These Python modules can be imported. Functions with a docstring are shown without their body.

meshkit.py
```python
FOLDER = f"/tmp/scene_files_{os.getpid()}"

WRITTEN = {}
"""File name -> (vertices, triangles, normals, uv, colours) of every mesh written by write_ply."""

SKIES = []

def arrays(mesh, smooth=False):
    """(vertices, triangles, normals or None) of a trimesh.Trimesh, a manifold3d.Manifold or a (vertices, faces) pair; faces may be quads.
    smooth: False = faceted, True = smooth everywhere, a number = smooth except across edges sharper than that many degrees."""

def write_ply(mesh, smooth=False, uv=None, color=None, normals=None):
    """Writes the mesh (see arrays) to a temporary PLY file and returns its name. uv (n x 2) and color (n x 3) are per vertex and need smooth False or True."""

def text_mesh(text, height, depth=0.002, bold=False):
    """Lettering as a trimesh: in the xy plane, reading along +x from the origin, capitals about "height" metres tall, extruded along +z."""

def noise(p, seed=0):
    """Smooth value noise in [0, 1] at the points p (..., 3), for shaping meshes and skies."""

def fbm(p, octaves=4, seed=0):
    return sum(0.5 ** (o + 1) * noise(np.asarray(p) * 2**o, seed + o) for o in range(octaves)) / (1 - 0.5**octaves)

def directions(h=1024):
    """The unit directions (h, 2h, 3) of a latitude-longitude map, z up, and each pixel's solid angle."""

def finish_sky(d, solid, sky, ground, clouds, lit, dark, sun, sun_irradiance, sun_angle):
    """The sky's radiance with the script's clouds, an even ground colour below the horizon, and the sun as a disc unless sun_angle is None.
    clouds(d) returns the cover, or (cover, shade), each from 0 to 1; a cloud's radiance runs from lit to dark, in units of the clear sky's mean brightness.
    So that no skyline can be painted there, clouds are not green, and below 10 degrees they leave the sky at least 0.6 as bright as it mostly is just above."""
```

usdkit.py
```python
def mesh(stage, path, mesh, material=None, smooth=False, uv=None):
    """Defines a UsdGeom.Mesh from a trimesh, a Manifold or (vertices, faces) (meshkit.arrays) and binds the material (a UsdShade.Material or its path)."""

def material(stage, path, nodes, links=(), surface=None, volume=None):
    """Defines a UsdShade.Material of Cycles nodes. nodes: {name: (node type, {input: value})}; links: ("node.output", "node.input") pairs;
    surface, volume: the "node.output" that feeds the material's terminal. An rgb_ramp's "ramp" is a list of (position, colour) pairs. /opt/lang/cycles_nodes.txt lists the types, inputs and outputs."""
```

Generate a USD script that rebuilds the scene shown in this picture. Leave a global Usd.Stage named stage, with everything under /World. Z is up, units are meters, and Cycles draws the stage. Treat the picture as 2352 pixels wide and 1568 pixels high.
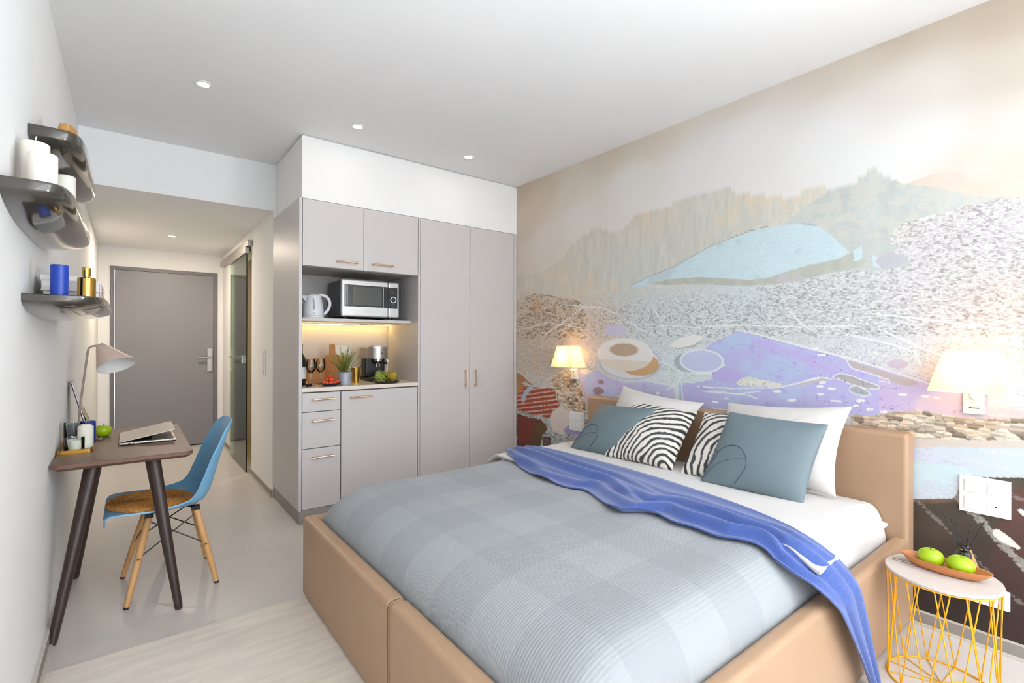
import math, random
import numpy as np
import trimesh
import shapely
from shapely.geometry import Polygon, Point, LineString, box as sbox
from shapely import affinity
from scipy.spatial import cKDTree
from pxr import Usd, UsdGeom, UsdLux, UsdShade, Gf, Sdf, Vt
import usdkit, meshkit

random.seed(7)
rng = np.random.default_rng(7)
stage = Usd.Stage.CreateInMemory()
UsdGeom.SetStageUpAxis(stage, UsdGeom.Tokens.z)
UsdGeom.SetStageMetersPerUnit(stage, 1.0)
UsdGeom.Xform.Define(stage, '/World')

# ---------------------------------------------------------------- camera, sky, unseen lights, exposure
FOCAL_PX, YAW, ROLL, EYE = 1131.2, 0.6608, 0.0029, (0.271, 0.0, 1.2675)
cam = UsdGeom.Camera.Define(stage, '/World/Camera')
cam.CreateProjectionAttr('perspective')
cam.CreateHorizontalApertureAttr(36.0)
cam.CreateVerticalApertureAttr(24.0)
cam.CreateFocalLengthAttr(36.0 * FOCAL_PX / 2352)
cam.CreateClippingRangeAttr(Gf.Vec2f(0.02, 200.0))
cam.CreateExposureAttr(0.16)
_r = np.array([math.cos(YAW), -math.sin(YAW), 0.0]); _f = np.array([math.sin(YAW), math.cos(YAW), 0.0]); _u = np.array([0, 0, 1.0])
_x = _r * math.cos(ROLL) + _u * math.sin(ROLL); _y = -_r * math.sin(ROLL) + _u * math.cos(ROLL)
cam.AddTransformOp().Set(Gf.Matrix4d(*_x, 0, *_y, 0, *(-_f), 0, *EYE, 1))

dome = UsdLux.DomeLight.Define(stage, '/World/sky')
dome.CreateColorAttr(Gf.Vec3f(0.86, 0.93, 1.0)); dome.CreateIntensityAttr(1.2)

def unseen_light(path, w, hgt, pos, rx, rz, power):
    l = UsdLux.RectLight.Define(stage, path); l.CreateWidthAttr(w); l.CreateHeightAttr(hgt)
    l.CreateColorAttr(Gf.Vec3f(0.88, 0.95, 1.0)); l.CreateIntensityAttr(power)
    l.AddTranslateOp().Set(Gf.Vec3d(*pos)); l.AddRotateXYZOp().Set(Gf.Vec3f(rx, 0, rz)); return l
# daylight through two unseen windows, plus added upward fill bounced off the ceiling
SIDE_SKY, SIDE_UP_FILL, BACK_SKY, BACK_UP_FILL = 1.5, 92.0, 1.0, 4.0
daylight = unseen_light('/World/unseen_back_window_daylight', 2.5, 2.1, (1.55, -3.72, 1.42), 90, 0, BACK_SKY)  # unseen back window, lights the room from behind the camera
daylight2 = unseen_light('/World/unseen_side_window_daylight', 2.0, 2.0, (3.16, -2.2, 1.42), 90, 90, SIDE_SKY)  # unseen side window, placed to light the left wall
daylight3 = unseen_light('/World/back_added_up_fill', 2.4, 1.2, (1.55, -4.05, .12), 148, 0, BACK_UP_FILL)  # added fill outside the opening, aimed up at the ceiling
daylight4 = unseen_light('/World/side_added_up_fill', 2.0, 1.2, (3.55, -2.2, .12), 148, 90, SIDE_UP_FILL)  # added main fill, aimed up so the ceiling throws soft light down
PRINT = 0.92        # how much light the printed paper gives back
DOWNLIGHT, HALL, STRIP, BULB = 30.0, 1900.0, 20.0, 45.0

# ---------------------------------------------------------------- helpers
_used = {}
def numbered(parent, name):
    k = _used.get((parent, name), 0); _used[(parent, name)] = k + 1
    return name if k == 0 else f'{name}_{k:03d}'

def tag(prim, label=None, cat=None, group=None, kind=None):
    for k, v in (('label', label), ('category', cat), ('group', group), ('kind', kind)):
        if v: prim.SetCustomDataByKey(k, v)
    return prim

class Thing:
    def __init__(self, prim, loc): self.prim, self.loc, self.path = prim, np.array(loc, float), str(prim.GetPath())

def thing(name, label, cat, loc=(0, 0, 0), rotz=0.0, group=None, kind=None):
    p = '/World/' + numbered('/World', name)
    x = UsdGeom.Xform.Define(stage, p)
    x.AddTranslateOp().Set(Gf.Vec3d(*map(float, loc)))
    x.AddRotateZOp().Set(float(rotz))
    tag(x.GetPrim(), label, cat, group, kind)
    return Thing(x.GetPrim(), loc)

def dup(t, loc, label, rotz=0.0, group=None, instance=True):
    was = t.prim.GetCustomData()
    r = thing(t.prim.GetName().split('_0')[0], label, was['category'], loc, rotz, group or was.get('group'))
    r.prim.GetReferences().AddInternalReference(t.prim.GetPath())
    if instance: r.prim.SetInstanceable(True)
    return r

def set_col(m, col):
    UsdGeom.PrimvarsAPI(m).CreatePrimvar('col', Sdf.ValueTypeNames.Color3fArray, 'vertex').Set(Vt.Vec3fArray.FromNumpy(np.asarray(col, np.float32)))

def part(t, name, mesh, mat, smooth=30, label=None, col=None, kind=None, local=False):
    """One mesh under a thing (or under one of its parts), given in world coordinates."""
    path = t.path + '/' + numbered(t.path, name)
    v, f, n = meshkit.arrays(mesh, smooth)
    if not local: v = v - t.loc
    m = UsdGeom.Mesh.Define(stage, path)
    m.CreatePointsAttr(Vt.Vec3fArray.FromNumpy(v.astype(np.float32)))
    m.CreateFaceVertexCountsAttr(Vt.IntArray.FromNumpy(np.full(len(f), 3, np.int32)))
    m.CreateFaceVertexIndicesAttr(Vt.IntArray.FromNumpy(f.astype(np.int32).ravel()))
    m.CreateSubdivisionSchemeAttr('none')
    if n is not None:
        m.CreateNormalsAttr(Vt.Vec3fArray.FromNumpy(n.astype(np.float32))); m.SetNormalsInterpolation('vertex')
    if col is not None: set_col(m, col)
    UsdShade.MaterialBindingAPI.Apply(m.GetPrim()).Bind(mat)
    tag(m.GetPrim(), label=label, kind=kind)
    return Thing(m.GetPrim(), t.loc)

class _W: path = '/World'; loc = np.zeros(3)
def solo(name, mesh, mat, label, cat, smooth=30, group=None, kind=None, col=None):
    """A thing that is one mesh."""
    t = part(_W, name, mesh, mat, smooth, col=col)
    tag(t.prim, label, cat, group, kind)
    return t
def struct(name, mesh, mat, label, smooth=False):
    t = part(_W, name, mesh, mat, smooth)
    tag(t.prim, label, None, None, 'structure')
    return t

# ---------------------------------------------------------------- shapes
def join(*ms): return trimesh.util.concatenate([m for m in ms])
def bx(x0, x1, y0, y1, z0, z1):
    m = trimesh.creation.box((x1 - x0, y1 - y0, z1 - z0)); m.apply_translation(((x0 + x1) / 2, (y0 + y1) / 2, (z0 + z1) / 2)); return m
def hull(pts): return trimesh.convex.convex_hull(np.asarray(pts, float))
def rbx(x0, x1, y0, y1, z0, z1, r=.003, n=2):
    """A box with rounded edges."""
    r = min(r, (x1 - x0) / 2.01, (y1 - y0) / 2.01, (z1 - z0) / 2.01)
    a = np.linspace(0, np.pi / 2, n + 1); P = []
    for t in a:
        for p in (a if t < np.pi / 2 - 1e-6 else a[:1]):
            P.append((math.cos(t) * math.cos(p), math.cos(t) * math.sin(p), math.sin(t)))
    P = np.array(P) * r; out = []
    for sx in (-1, 1):
        for sy in (-1, 1):
            for sz in (-1, 1):
                c = ((x1 - r) if sx > 0 else (x0 + r), (y1 - r) if sy > 0 else (y0 + r), (z1 - r) if sz > 0 else (z0 + r))
                out.append(P * (sx, sy, sz) + c)
    return hull(np.vstack(out))
def lathe(prof, n=32, c=(0, 0, 0)):
    """Surface of revolution about z through c; prof = (radius, z) from one end to the other, r = 0 closes it."""
    prof = np.asarray(prof, float); m = len(prof); a = np.arange(n) * 2 * np.pi / n
    v = np.zeros((m, n, 3)); v[..., 0] = prof[:, 0, None] * np.cos(a); v[..., 1] = prof[:, 0, None] * np.sin(a); v[..., 2] = prof[:, 1, None]
    i, j = np.meshgrid(np.arange(m - 1), np.arange(n), indexing='ij'); j2 = (j + 1) % n
    f = np.stack([i * n + j, i * n + j2, (i + 1) * n + j2, (i + 1) * n + j], -1).reshape(-1, 4)
    t = trimesh.Trimesh(v.reshape(-1, 3) + np.asarray(c), np.vstack([f[:, [0, 1, 2]], f[:, [0, 2, 3]]]), process=False)
    t.merge_vertices(); t.update_faces(t.nondegenerate_faces()); t.fix_normals(); return t
def tube(pts, r, n=8, caps=True):
    """A swept round tube along a polyline; r may vary."""
    p = np.asarray(pts, float); m = len(p); r = np.broadcast_to(np.asarray(r, float), (m,))
    t = np.gradient(p, axis=0); t /= np.linalg.norm(t, axis=1, keepdims=True) + 1e-12
    up = np.array([0, 0, 1.0]) if abs(t[0, 2]) < .9 else np.array([1.0, 0, 0])
    u = np.cross(up, t[0]); u /= np.linalg.norm(u); a = np.arange(n) * 2 * np.pi / n; V = []
    for k in range(m):
        u = u - t[k] * (u @ t[k]); u /= np.linalg.norm(u); w = np.cross(t[k], u)
        V.append(p[k] + r[k] * (np.cos(a)[:, None] * u + np.sin(a)[:, None] * w))
    V = np.vstack(V); F = []
    for k in range(m - 1):
        for j in range(n):
            q = (j + 1) % n; F += [(k * n + j, k * n + q, (k + 1) * n + q), (k * n + j, (k + 1) * n + q, (k + 1) * n + j)]
    if caps:
        V = np.vstack([V, p[0], p[-1]]); b = len(V) - 2
        for j in range(n):
            q = (j + 1) % n; F += [(b, q, j), (b + 1, (m - 1) * n + j, (m - 1) * n + q)]
    return trimesh.Trimesh(V, F, process=False)
def cyl(a, b, r0, r1=None, n=16): return tube([a, b], [r0, r0 if r1 is None else r1], n)
def prism(poly, z0, z1):
    m = trimesh.creation.extrude_polygon(poly, z1 - z0); m.apply_translation((0, 0, z0)); return m
def rrect(x0, x1, y0, y1, r): return sbox(x0 + r, y0 + r, x1 - r, y1 - r).buffer(r, 8)
def grid_faces(nu, nv):
    i, j = np.meshgrid(np.arange(nu - 1), np.arange(nv - 1), indexing='ij'); a = i * nv + j
    q = np.stack([a, a + nv, a + nv + 1, a + 1], -1).reshape(-1, 4)
    return np.vstack([q[:, [0, 1, 2]], q[:, [0, 2, 3]]])
def sheet(P, thick):
    """A closed thin sheet from a grid of points P (nu, nv, 3)."""
    nu, nv = P.shape[:2]; du, dv = np.gradient(P, axis=0), np.gradient(P, axis=1); n = np.cross(du, dv); n /= np.linalg.norm(n, axis=2, keepdims=True) + 1e-12
    A, B = P + n * thick / 2, P - n * thick / 2; f = grid_faces(nu, nv); N = nu * nv
    rim = np.concatenate([np.arange(nv), np.arange(1, nu) * nv + nv - 1, (nu - 1) * nv + np.arange(nv - 2, -1, -1), np.arange(nu - 2, 0, -1) * nv])
    r2 = np.roll(rim, -1)
    side = np.vstack([np.stack([rim, rim + N, r2 + N], 1), np.stack([rim, r2 + N, r2], 1)])
    t = trimesh.Trimesh(np.vstack([A.reshape(-1, 3), B.reshape(-1, 3)]), np.vstack([f, f[:, ::-1] + N, side]), process=False)
    t.fix_normals(); return t
def move(m, d): m = m.copy(); m.apply_translation(d); return m
def rot(m, ang, axis, pt=(0, 0, 0)): m = m.copy(); m.apply_transform(trimesh.transformations.rotation_matrix(ang, axis, pt)); return m
def ssm(x): x = np.clip(x, 0, 1); return x * x * (3 - 2 * x)

# ---------------------------------------------------------------- materials
def lin(c):
    c = np.asarray(c, float) / 255.0
    return np.where(c <= .04045, c / 12.92, ((c + .055) / 1.055) ** 2.4)
_mats = {}
def M(name, rgb=(200, 200, 200), rough=.5, metal=0.0, noise=None, bump=None, attr=False, **kw):
    """A principled material; noise = (scale, share) varies the tone, bump = (kind, scale, strength, distance)."""
    if name in _mats: return _mats[name]
    nodes = {'p': ('principled_bsdf', {'base_color': tuple(lin(rgb)), 'roughness': rough, 'metallic': metal, **kw})}
    links = []
    if noise or bump: nodes['tc'] = ('texture_coordinate', {})
    if attr:
        nodes['at'] = ('attribute', {'attribute': 'col'}); links.append(('at.color', 'p.base_color'))
    elif noise:
        a = noise[1]; c = lin(rgb); stretch = noise[2] if len(noise) > 2 else (1, 1, 1)
        nodes['mp'] = ('mapping', {'scale': stretch}); nodes['n'] = ('noise_texture', {'scale': noise[0], 'detail': 5.0, 'roughness': .6})
        nodes['r'] = ('rgb_ramp', {'ramp': [(.3, tuple(c * (1 - a))), (.7, tuple(np.minimum(c * (1 + a), .95)))]})
        links += [('tc.object', 'mp.vector'), ('mp.vector', 'n.vector'), ('n.fac', 'r.fac'), ('r.color', 'p.base_color')]
    if bump:
        kind, sc, st, dist = bump[:4]; stretch = bump[4] if len(bump) > 4 else (1, 1, 1)
        nodes['mb'] = ('mapping', {'scale': stretch}); links.append(('tc.object', 'mb.vector'))
        if kind == 'noise': nodes['nb'] = ('noise_texture', {'scale': sc, 'detail': 4.0})
        else: nodes['nb'] = ('wave_texture', {'wave_type': 'bands', 'bands_direction': kind, 'scale': sc, 'distortion': 0.3, 'detail': 1.0, 'detail_scale': 1.0})
        nodes['b'] = ('bump', {'strength': st, 'distance': dist})
        links += [('mb.vector', 'nb.vector'), ('nb.fac', 'b.height'), ('b.normal', 'p.normal')]
    m = usdkit.material(stage, f'/World/Looks/{name}', nodes, links, surface='p.BSDF')
    _mats[name] = m; return m
def emit(name, rgb, strength):
    if name not in _mats:
        _mats[name] = usdkit.material(stage, f'/World/Looks/{name}', {'e': ('emission', {'color': tuple(lin(rgb)), 'strength': strength})}, [], surface='e.emission')
    return _mats[name]
def glassy(name, tint=(1, 1, 1), rough=0.0, fac=None):
    """A thin pane: transparent mixed with a reflection by fresnel."""
    if name in _mats: return _mats[name]
    nodes = {'t': ('transparent_bsdf', {'color': tint}), 'g': ('glossy_bsdf', {'color': (.9, .95, .92), 'roughness': rough}), 'f': ('fresnel', {'IOR': 1.45}), 'm': ('mix_closure', {})}
    links = [('f.fac', 'm.fac'), ('t.BSDF', 'm.closure1'), ('g.BSDF', 'm.closure2')]
    _mats[name] = usdkit.material(stage, f'/World/Looks/{name}', nodes, links, surface='m.closure'); return _mats[name]
# ---------------------------------------------------------------- the printed mural, drawn in metres on the wall (y, z)
MURAL_OUTLINES = {
    'table': [(3.575,1.876),(3.387,1.868),(3.204,1.867),(2.966,1.949),(2.869,2.025),(2.747,2.093),(2.659,2.113),(2.65,2.148),(2.573,2.144),(2.525,2.113),(2.456,2.097),(2.385,2.062),(2.278,2.11),(2.235,2.151),(2.171,2.163),(2.034,2.168),(1.851,2.185),(1.683,2.191),(1.536,2.196),(1.517,2.196),(1.506,2.155),(1.435,2.135),(1.345,2.102),(1.25,2.075),(1.195,2.057),(1.106,2.069),(1.064,2.077),(1.015,2.07),(0.987,2.045),(0.965,2.044),(0.929,2.048),(0.882,2.058),(0.832,1.746),(0.886,1.539),(3.574,1.606)],
    'lion': [(0.987,2.043),(0.929,2.048),(0.882,2.058),(0.847,2.075),(0.828,2.097),(0.803,2.105),(0.784,2.089),(0.765,2.06),(0.746,2.038),(0.719,2.031),(0.696,2.005),(0.643,1.984),(0.58,1.958),(0.52,1.929),(0.462,1.896),(0.413,1.879),(0.378,1.864),(0.457,1.854),(0.556,1.837),(0.696,1.825),(0.737,1.772),(0.728,1.726),(0.702,1.713),(0.728,1.685),(0.679,1.652),(0.663,1.616),(0.762,1.611),(0.832,1.608),(0.924,1.586),(1.022,1.685),(1.105,1.788),(1.261,1.884),(1.127,1.977)],
    'farhill': [(0.709,2.01),(0.673,1.999),(0.623,2.012),(0.557,2.018),(0.504,2.011),(0.469,1.981),(0.424,1.944),(0.377,1.941),(0.326,1.949),(0.29,1.946),(0.29,1.835),(0.498,1.901),(0.648,1.975)],
    'signal': [(2.256,1.652),(2.203,1.687),(2.082,1.718),(1.995,1.744),(1.895,1.761),(1.765,1.813),(1.644,1.855),(1.492,1.891),(1.387,1.909),(1.299,1.91),(1.215,1.91),(1.122,1.897),(1.047,1.872),(0.998,1.829),(0.965,1.793),(0.928,1.745),(0.905,1.714),(0.943,1.693),(0.976,1.684),(1.075,1.678),(1.152,1.662),(1.223,1.651),(1.307,1.626),(1.406,1.628),(1.592,1.657),(1.737,1.677),(1.941,1.683),(2.064,1.666),(2.173,1.648)],
    'fringe': [(2.1,1.666),(1.941,1.706),(1.738,1.696),(1.491,1.662),(1.356,1.643),(1.223,1.661),(1.075,1.687),(0.962,1.7),(0.901,1.717),(0.832,1.661),(0.859,1.639),(0.992,1.619),(1.147,1.596),(1.307,1.587),(1.51,1.602),(1.737,1.633),(1.961,1.645)],
    'bit1': [(0.883,1.721),(0.85,1.744),(0.848,1.684),(0.864,1.67),(0.886,1.668)],
    'bit2': [(0.807,1.689),(0.765,1.657),(0.759,1.621),(0.805,1.633)],
    'lav_hill': [(0.797,1.657),(0.745,1.695),(0.671,1.665),(0.666,1.636),(0.712,1.618),(0.765,1.616)],
    'slope': [(0.378,1.864),(0.29,1.849),(0.288,1.246),(1.306,1.257),(1.456,1.371),(1.356,1.579),(1.147,1.589),(0.992,1.615),(0.886,1.625),(0.762,1.611),(0.663,1.616),(0.679,1.652),(0.728,1.685),(0.702,1.713),(0.735,1.731),(0.737,1.772),(0.696,1.825),(0.556,1.837),(0.457,1.854)],
    'green': [(1.464,1.335),(1.355,1.306),(1.213,1.265),(1.103,1.235),(1.001,1.21),(0.904,1.179),(0.822,1.159),(0.744,1.137),(0.662,1.117),(0.569,1.088),(0.455,1.059),(0.452,0.976),(0.525,0.954),(0.63,0.965),(0.71,0.946),(0.812,0.914),(0.885,0.911),(1.0,0.884),(1.212,0.877),(1.455,0.861),(1.618,0.869),(1.735,0.829),(1.859,0.858),(1.86,0.999),(1.766,1.005),(1.618,1.042),(1.662,1.147),(1.677,1.228),(1.619,1.268)],
    'greenleft': [(2.715,1.002),(2.569,1.05),(2.448,0.997),(2.285,0.97),(2.134,0.992),(1.958,0.975),(1.898,0.962),(1.892,0.84),(2.061,0.837),(2.324,0.888),(2.447,0.845),(2.631,0.828),(2.658,0.876)],
    'greentop': [(1.482,1.328),(1.306,1.286),(1.146,1.235),(1.213,1.205),(1.306,1.218),(1.456,1.231),(1.563,1.198),(1.648,1.233)],
    'purple1': [(1.405,1.294),(1.306,1.281),(1.146,1.221),(1.0,1.147),(0.923,1.107),(1.0,1.121),(1.146,1.169),(1.282,1.213),(1.38,1.242)],
    'purple2': [(1.619,1.095),(1.53,1.12),(1.456,1.09),(1.442,1.053),(1.562,1.019),(1.636,1.047)],
    'pondA': [(0.909,1.181),(0.876,1.17),(0.712,1.114),(0.646,1.094),(0.63,1.084),(0.662,1.065),(0.737,1.084),(0.813,1.123),(0.889,1.143)],
    'pondB': [(0.949,1.114),(0.889,1.102),(0.781,1.061),(0.781,1.048),(0.827,1.043),(0.904,1.065),(0.957,1.087),(0.977,1.091)],
    'pondC': [(0.898,1.048),(0.87,1.056),(0.83,1.036),(0.813,1.016),(0.839,1.006),(0.881,1.015),(0.903,1.03)],
    'pondD': [(1.159,1.038),(1.103,1.065),(1.041,1.087),(0.99,1.085),(1.0,1.074),(1.061,1.058),(1.124,1.036)],
    'sand1': [(1.445,1.058),(1.404,1.068),(1.354,1.059),(1.235,1.042),(1.199,1.028),(1.282,1.017),(1.455,1.012),(1.482,1.025)],
    'oval_dark': [(1.899,1.133),(1.886,1.174),(1.813,1.204),(1.736,1.211),(1.797,1.184),(1.841,1.147),(1.841,1.107),(1.766,1.072),(1.828,1.08),(1.876,1.097)],
    'wedge': [(1.946,1.236),(1.861,1.293),(1.767,1.315),(1.689,1.303),(1.7,1.282),(1.766,1.249),(1.86,1.231)],
    'wedge_sh': [(1.946,1.233),(1.86,1.228),(1.76,1.246),(1.694,1.29),(1.7,1.271),(1.754,1.235),(1.86,1.22)],
    'padfield': [(2.5,1.368),(2.449,1.386),(2.346,1.397),(2.298,1.37),(2.286,1.332),(2.387,1.311),(2.483,1.322)],
    'harbour': [(3.551,0.782),(3.443,0.851),(3.328,0.867),(3.234,0.867),(3.035,0.871),(3.029,0.784),(2.95,0.773),(3.002,0.721),(3.077,0.676),(3.11,0.617),(3.321,0.621),(3.55,0.638)],
    'bay': [(3.552,0.979),(3.488,0.966),(3.438,0.938),(3.395,0.909),(3.328,0.886),(3.34,0.862),(3.437,0.843),(3.5,0.787),(3.55,0.722)],
    'lowbay': [(3.55,0.602),(3.381,0.591),(3.233,0.59),(3.165,0.561),(3.131,0.521),(3.198,0.455),(3.232,0.337),(3.548,0.242)],
    'olive': [(3.279,0.565),(3.165,0.554),(3.142,0.52),(3.198,0.47),(3.232,0.344),(3.38,0.319),(3.338,0.434)],
    'pier': [(3.487,0.713),(3.493,0.752),(3.456,0.81),(3.4,0.854),(3.328,0.89),(3.293,0.877),(3.346,0.835),(3.412,0.79),(3.437,0.725)],
    'pier2': [(3.475,0.888),(3.45,0.909),(3.352,0.881),(3.364,0.868),(3.437,0.867)],
    'blocks': [(3.111,0.92),(3.035,0.998),(2.91,1.034),(2.82,0.982),(2.743,0.904),(2.695,0.805),(2.676,0.705),(2.761,0.667),(2.859,0.683),(2.919,0.73),(2.987,0.759),(3.019,0.792),(3.024,0.872)],
    'apron': [(3.11,0.609),(3.066,0.674),(2.992,0.726),(2.909,0.713),(2.859,0.666),(2.878,0.557),(2.96,0.499),(3.066,0.512)],
    'violet_strip': [(2.786,1.04),(2.724,1.015),(2.668,0.893),(2.64,0.777),(2.63,0.727),(2.667,0.757),(2.695,0.856),(2.733,0.939)],
    'violet_low': [(2.939,0.545),(2.868,0.594),(2.76,0.574),(2.713,0.529),(2.828,0.519),(2.929,0.525)],
    'sea': [(0.677,0.78),(0.554,0.809),(0.288,0.847),(0.287,0.733),(0.403,0.706),(0.496,0.657),(0.501,0.622),(0.51,0.594),(0.677,0.547)],
    'beach': [(0.677,0.82),(0.569,0.841),(0.288,0.878),(0.287,0.837),(0.414,0.818),(0.554,0.797),(0.677,0.768)],
    'built': [(0.894,0.915),(0.857,0.915),(0.83,0.933),(0.76,0.951),(0.669,0.961),(0.569,0.962),(0.452,0.994),(0.362,1.013),(0.288,1.024),(0.288,0.875),(0.427,0.856),(0.569,0.837),(0.677,0.816),(0.894,0.807)],
    'pinkshore': [(0.615,1.036),(0.525,1.03),(0.441,1.032),(0.375,1.056),(0.288,1.055),(0.288,0.969),(0.375,0.954),(0.482,0.948),(0.569,0.953),(0.646,0.964)],
    'dark': [(0.677,0.545),(0.51,0.592),(0.49,0.64),(0.454,0.696),(0.4,0.708),(0.287,0.731),(0.286,0.034),(0.675,-0.161)],
    'reddark': [(0.361,0.638),(0.287,0.691),(0.286,0.034),(0.373,-0.01),(0.413,0.334),(0.374,0.438)],
    'foam': [(0.386,0.492),(0.371,0.503),(0.348,0.489),(0.323,0.467),(0.302,0.446),(0.311,0.438),(0.336,0.443),(0.366,0.455),(0.387,0.473)],
    'foam2': [(0.317,0.597),(0.305,0.603),(0.287,0.595),(0.287,0.57),(0.301,0.577)],
    'brown_strip': [(0.677,0.547),(0.51,0.592),(0.501,0.611),(0.49,0.636),(0.482,0.618),(0.487,0.588),(0.568,0.556),(0.676,0.531)],
    'warmleft': [(3.574,1.646),(3.296,1.697),(2.764,1.594),(2.67,1.453),(2.692,1.215),(2.762,1.041),(3.067,0.953),(3.571,1.002)],
}
MURAL_LINES = {
    'roads': ([[(1.469,1.338),(1.306,1.301),(1.103,1.242),(0.904,1.19),(0.71,1.125),(0.599,1.088)],[(2.535,1.527),(2.367,1.467),(2.172,1.355),(2.063,1.318)],[(2.823,1.535),(2.535,1.527),(2.913,1.568)],[(2.135,1.388),(1.736,1.359),(1.456,1.368),(1.169,1.352),(0.886,1.35)],[(1.958,0.946),(1.886,0.983),(1.828,1.057),(1.925,1.11),(2.006,1.136)],[(1.844,1.0),(1.827,0.861)],[(1.797,1.067),(1.662,1.072),(1.549,1.13)],[(1.735,0.986),(1.508,0.992),(1.235,1.018),(1.041,1.082)],[(1.641,0.969),(1.404,0.96),(1.354,0.945)],[(1.342,0.99),(1.455,0.963),(1.676,0.958)],[(0.923,1.311),(0.727,1.26),(0.646,1.225),(0.623,1.163)],[(0.761,1.322),(0.615,1.241),(0.497,1.187),(0.455,1.133)],[(2.693,1.556),(2.912,1.443),(3.179,1.321)],[(3.573,1.364),(3.124,1.432),(2.764,1.38)],[(1.169,1.422),(1.125,1.369),(1.083,1.336)],[(0.813,1.407),(0.647,1.38),(0.442,1.339),(0.298,1.315)],[(2.064,1.505),(1.994,1.399),(1.959,1.311)],[(3.537,0.64),(3.321,0.617),(3.11,0.609),(2.96,0.499),(2.689,0.492)],[(2.87,1.007),(2.762,0.902),(2.704,0.787),(2.666,0.621)]],0.0075),
    'fine': ([[(1.268,1.161),(1.213,1.151),(1.124,1.112),(1.082,1.094)],[(1.292,1.082),(1.19,1.128)],[(1.482,1.256),(1.306,1.233),(1.146,1.151)],[(1.86,0.971),(1.618,0.981)],[(0.839,1.069),(0.744,1.055),(0.71,1.052)]],0.003),
    'outline': ([[(0.949,1.114),(0.889,1.102),(0.781,1.061),(0.781,1.048),(0.827,1.043),(0.904,1.065),(0.957,1.087),(0.977,1.091),(0.949,1.114)],[(0.898,1.048),(0.87,1.056),(0.83,1.036),(0.813,1.016),(0.839,1.006),(0.881,1.015),(0.903,1.03),(0.898,1.048)],[(1.159,1.038),(1.103,1.065),(1.041,1.087),(0.99,1.085),(0.976,1.077)],[(0.919,1.185),(0.904,1.156),(0.889,1.139),(0.813,1.117),(0.74,1.092),(0.737,1.08),(0.778,1.082)]],0.0045),
    'darkline': ([[(3.557,0.83),(3.293,0.9),(3.111,0.98)],[(2.249,1.67),(2.064,1.725),(1.895,1.764),(1.644,1.858),(1.387,1.911),(1.299,1.915)],[(1.122,1.899),(1.047,1.874)],[(3.067,0.751),(2.909,0.777),(2.81,0.846)],[(2.811,1.01),(2.724,0.922),(2.667,0.774),(2.658,0.724)]],0.004),
}
MURAL_OVALS = {'stad_out': (2.3158,1.1757,0.2533,0.1192),'stad_apron': (2.273,1.1209,0.2871,0.1242),'stad_hole': (2.317,1.2101,0.1231,0.044),'stad_shadow': (2.1853,1.1114,0.172,0.0824),'oval': (1.7047,1.1486,0.1363,0.0652),'oval_rim': (1.7058,1.1486,0.1512,0.0761),'oval2': (0.7079,1.1674,0.0427,0.0223),'cluster': (2.5599,0.8945,0.0529,0.0299),'cluster2': (2.529,0.9629,0.0261,0.0165)}
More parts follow.
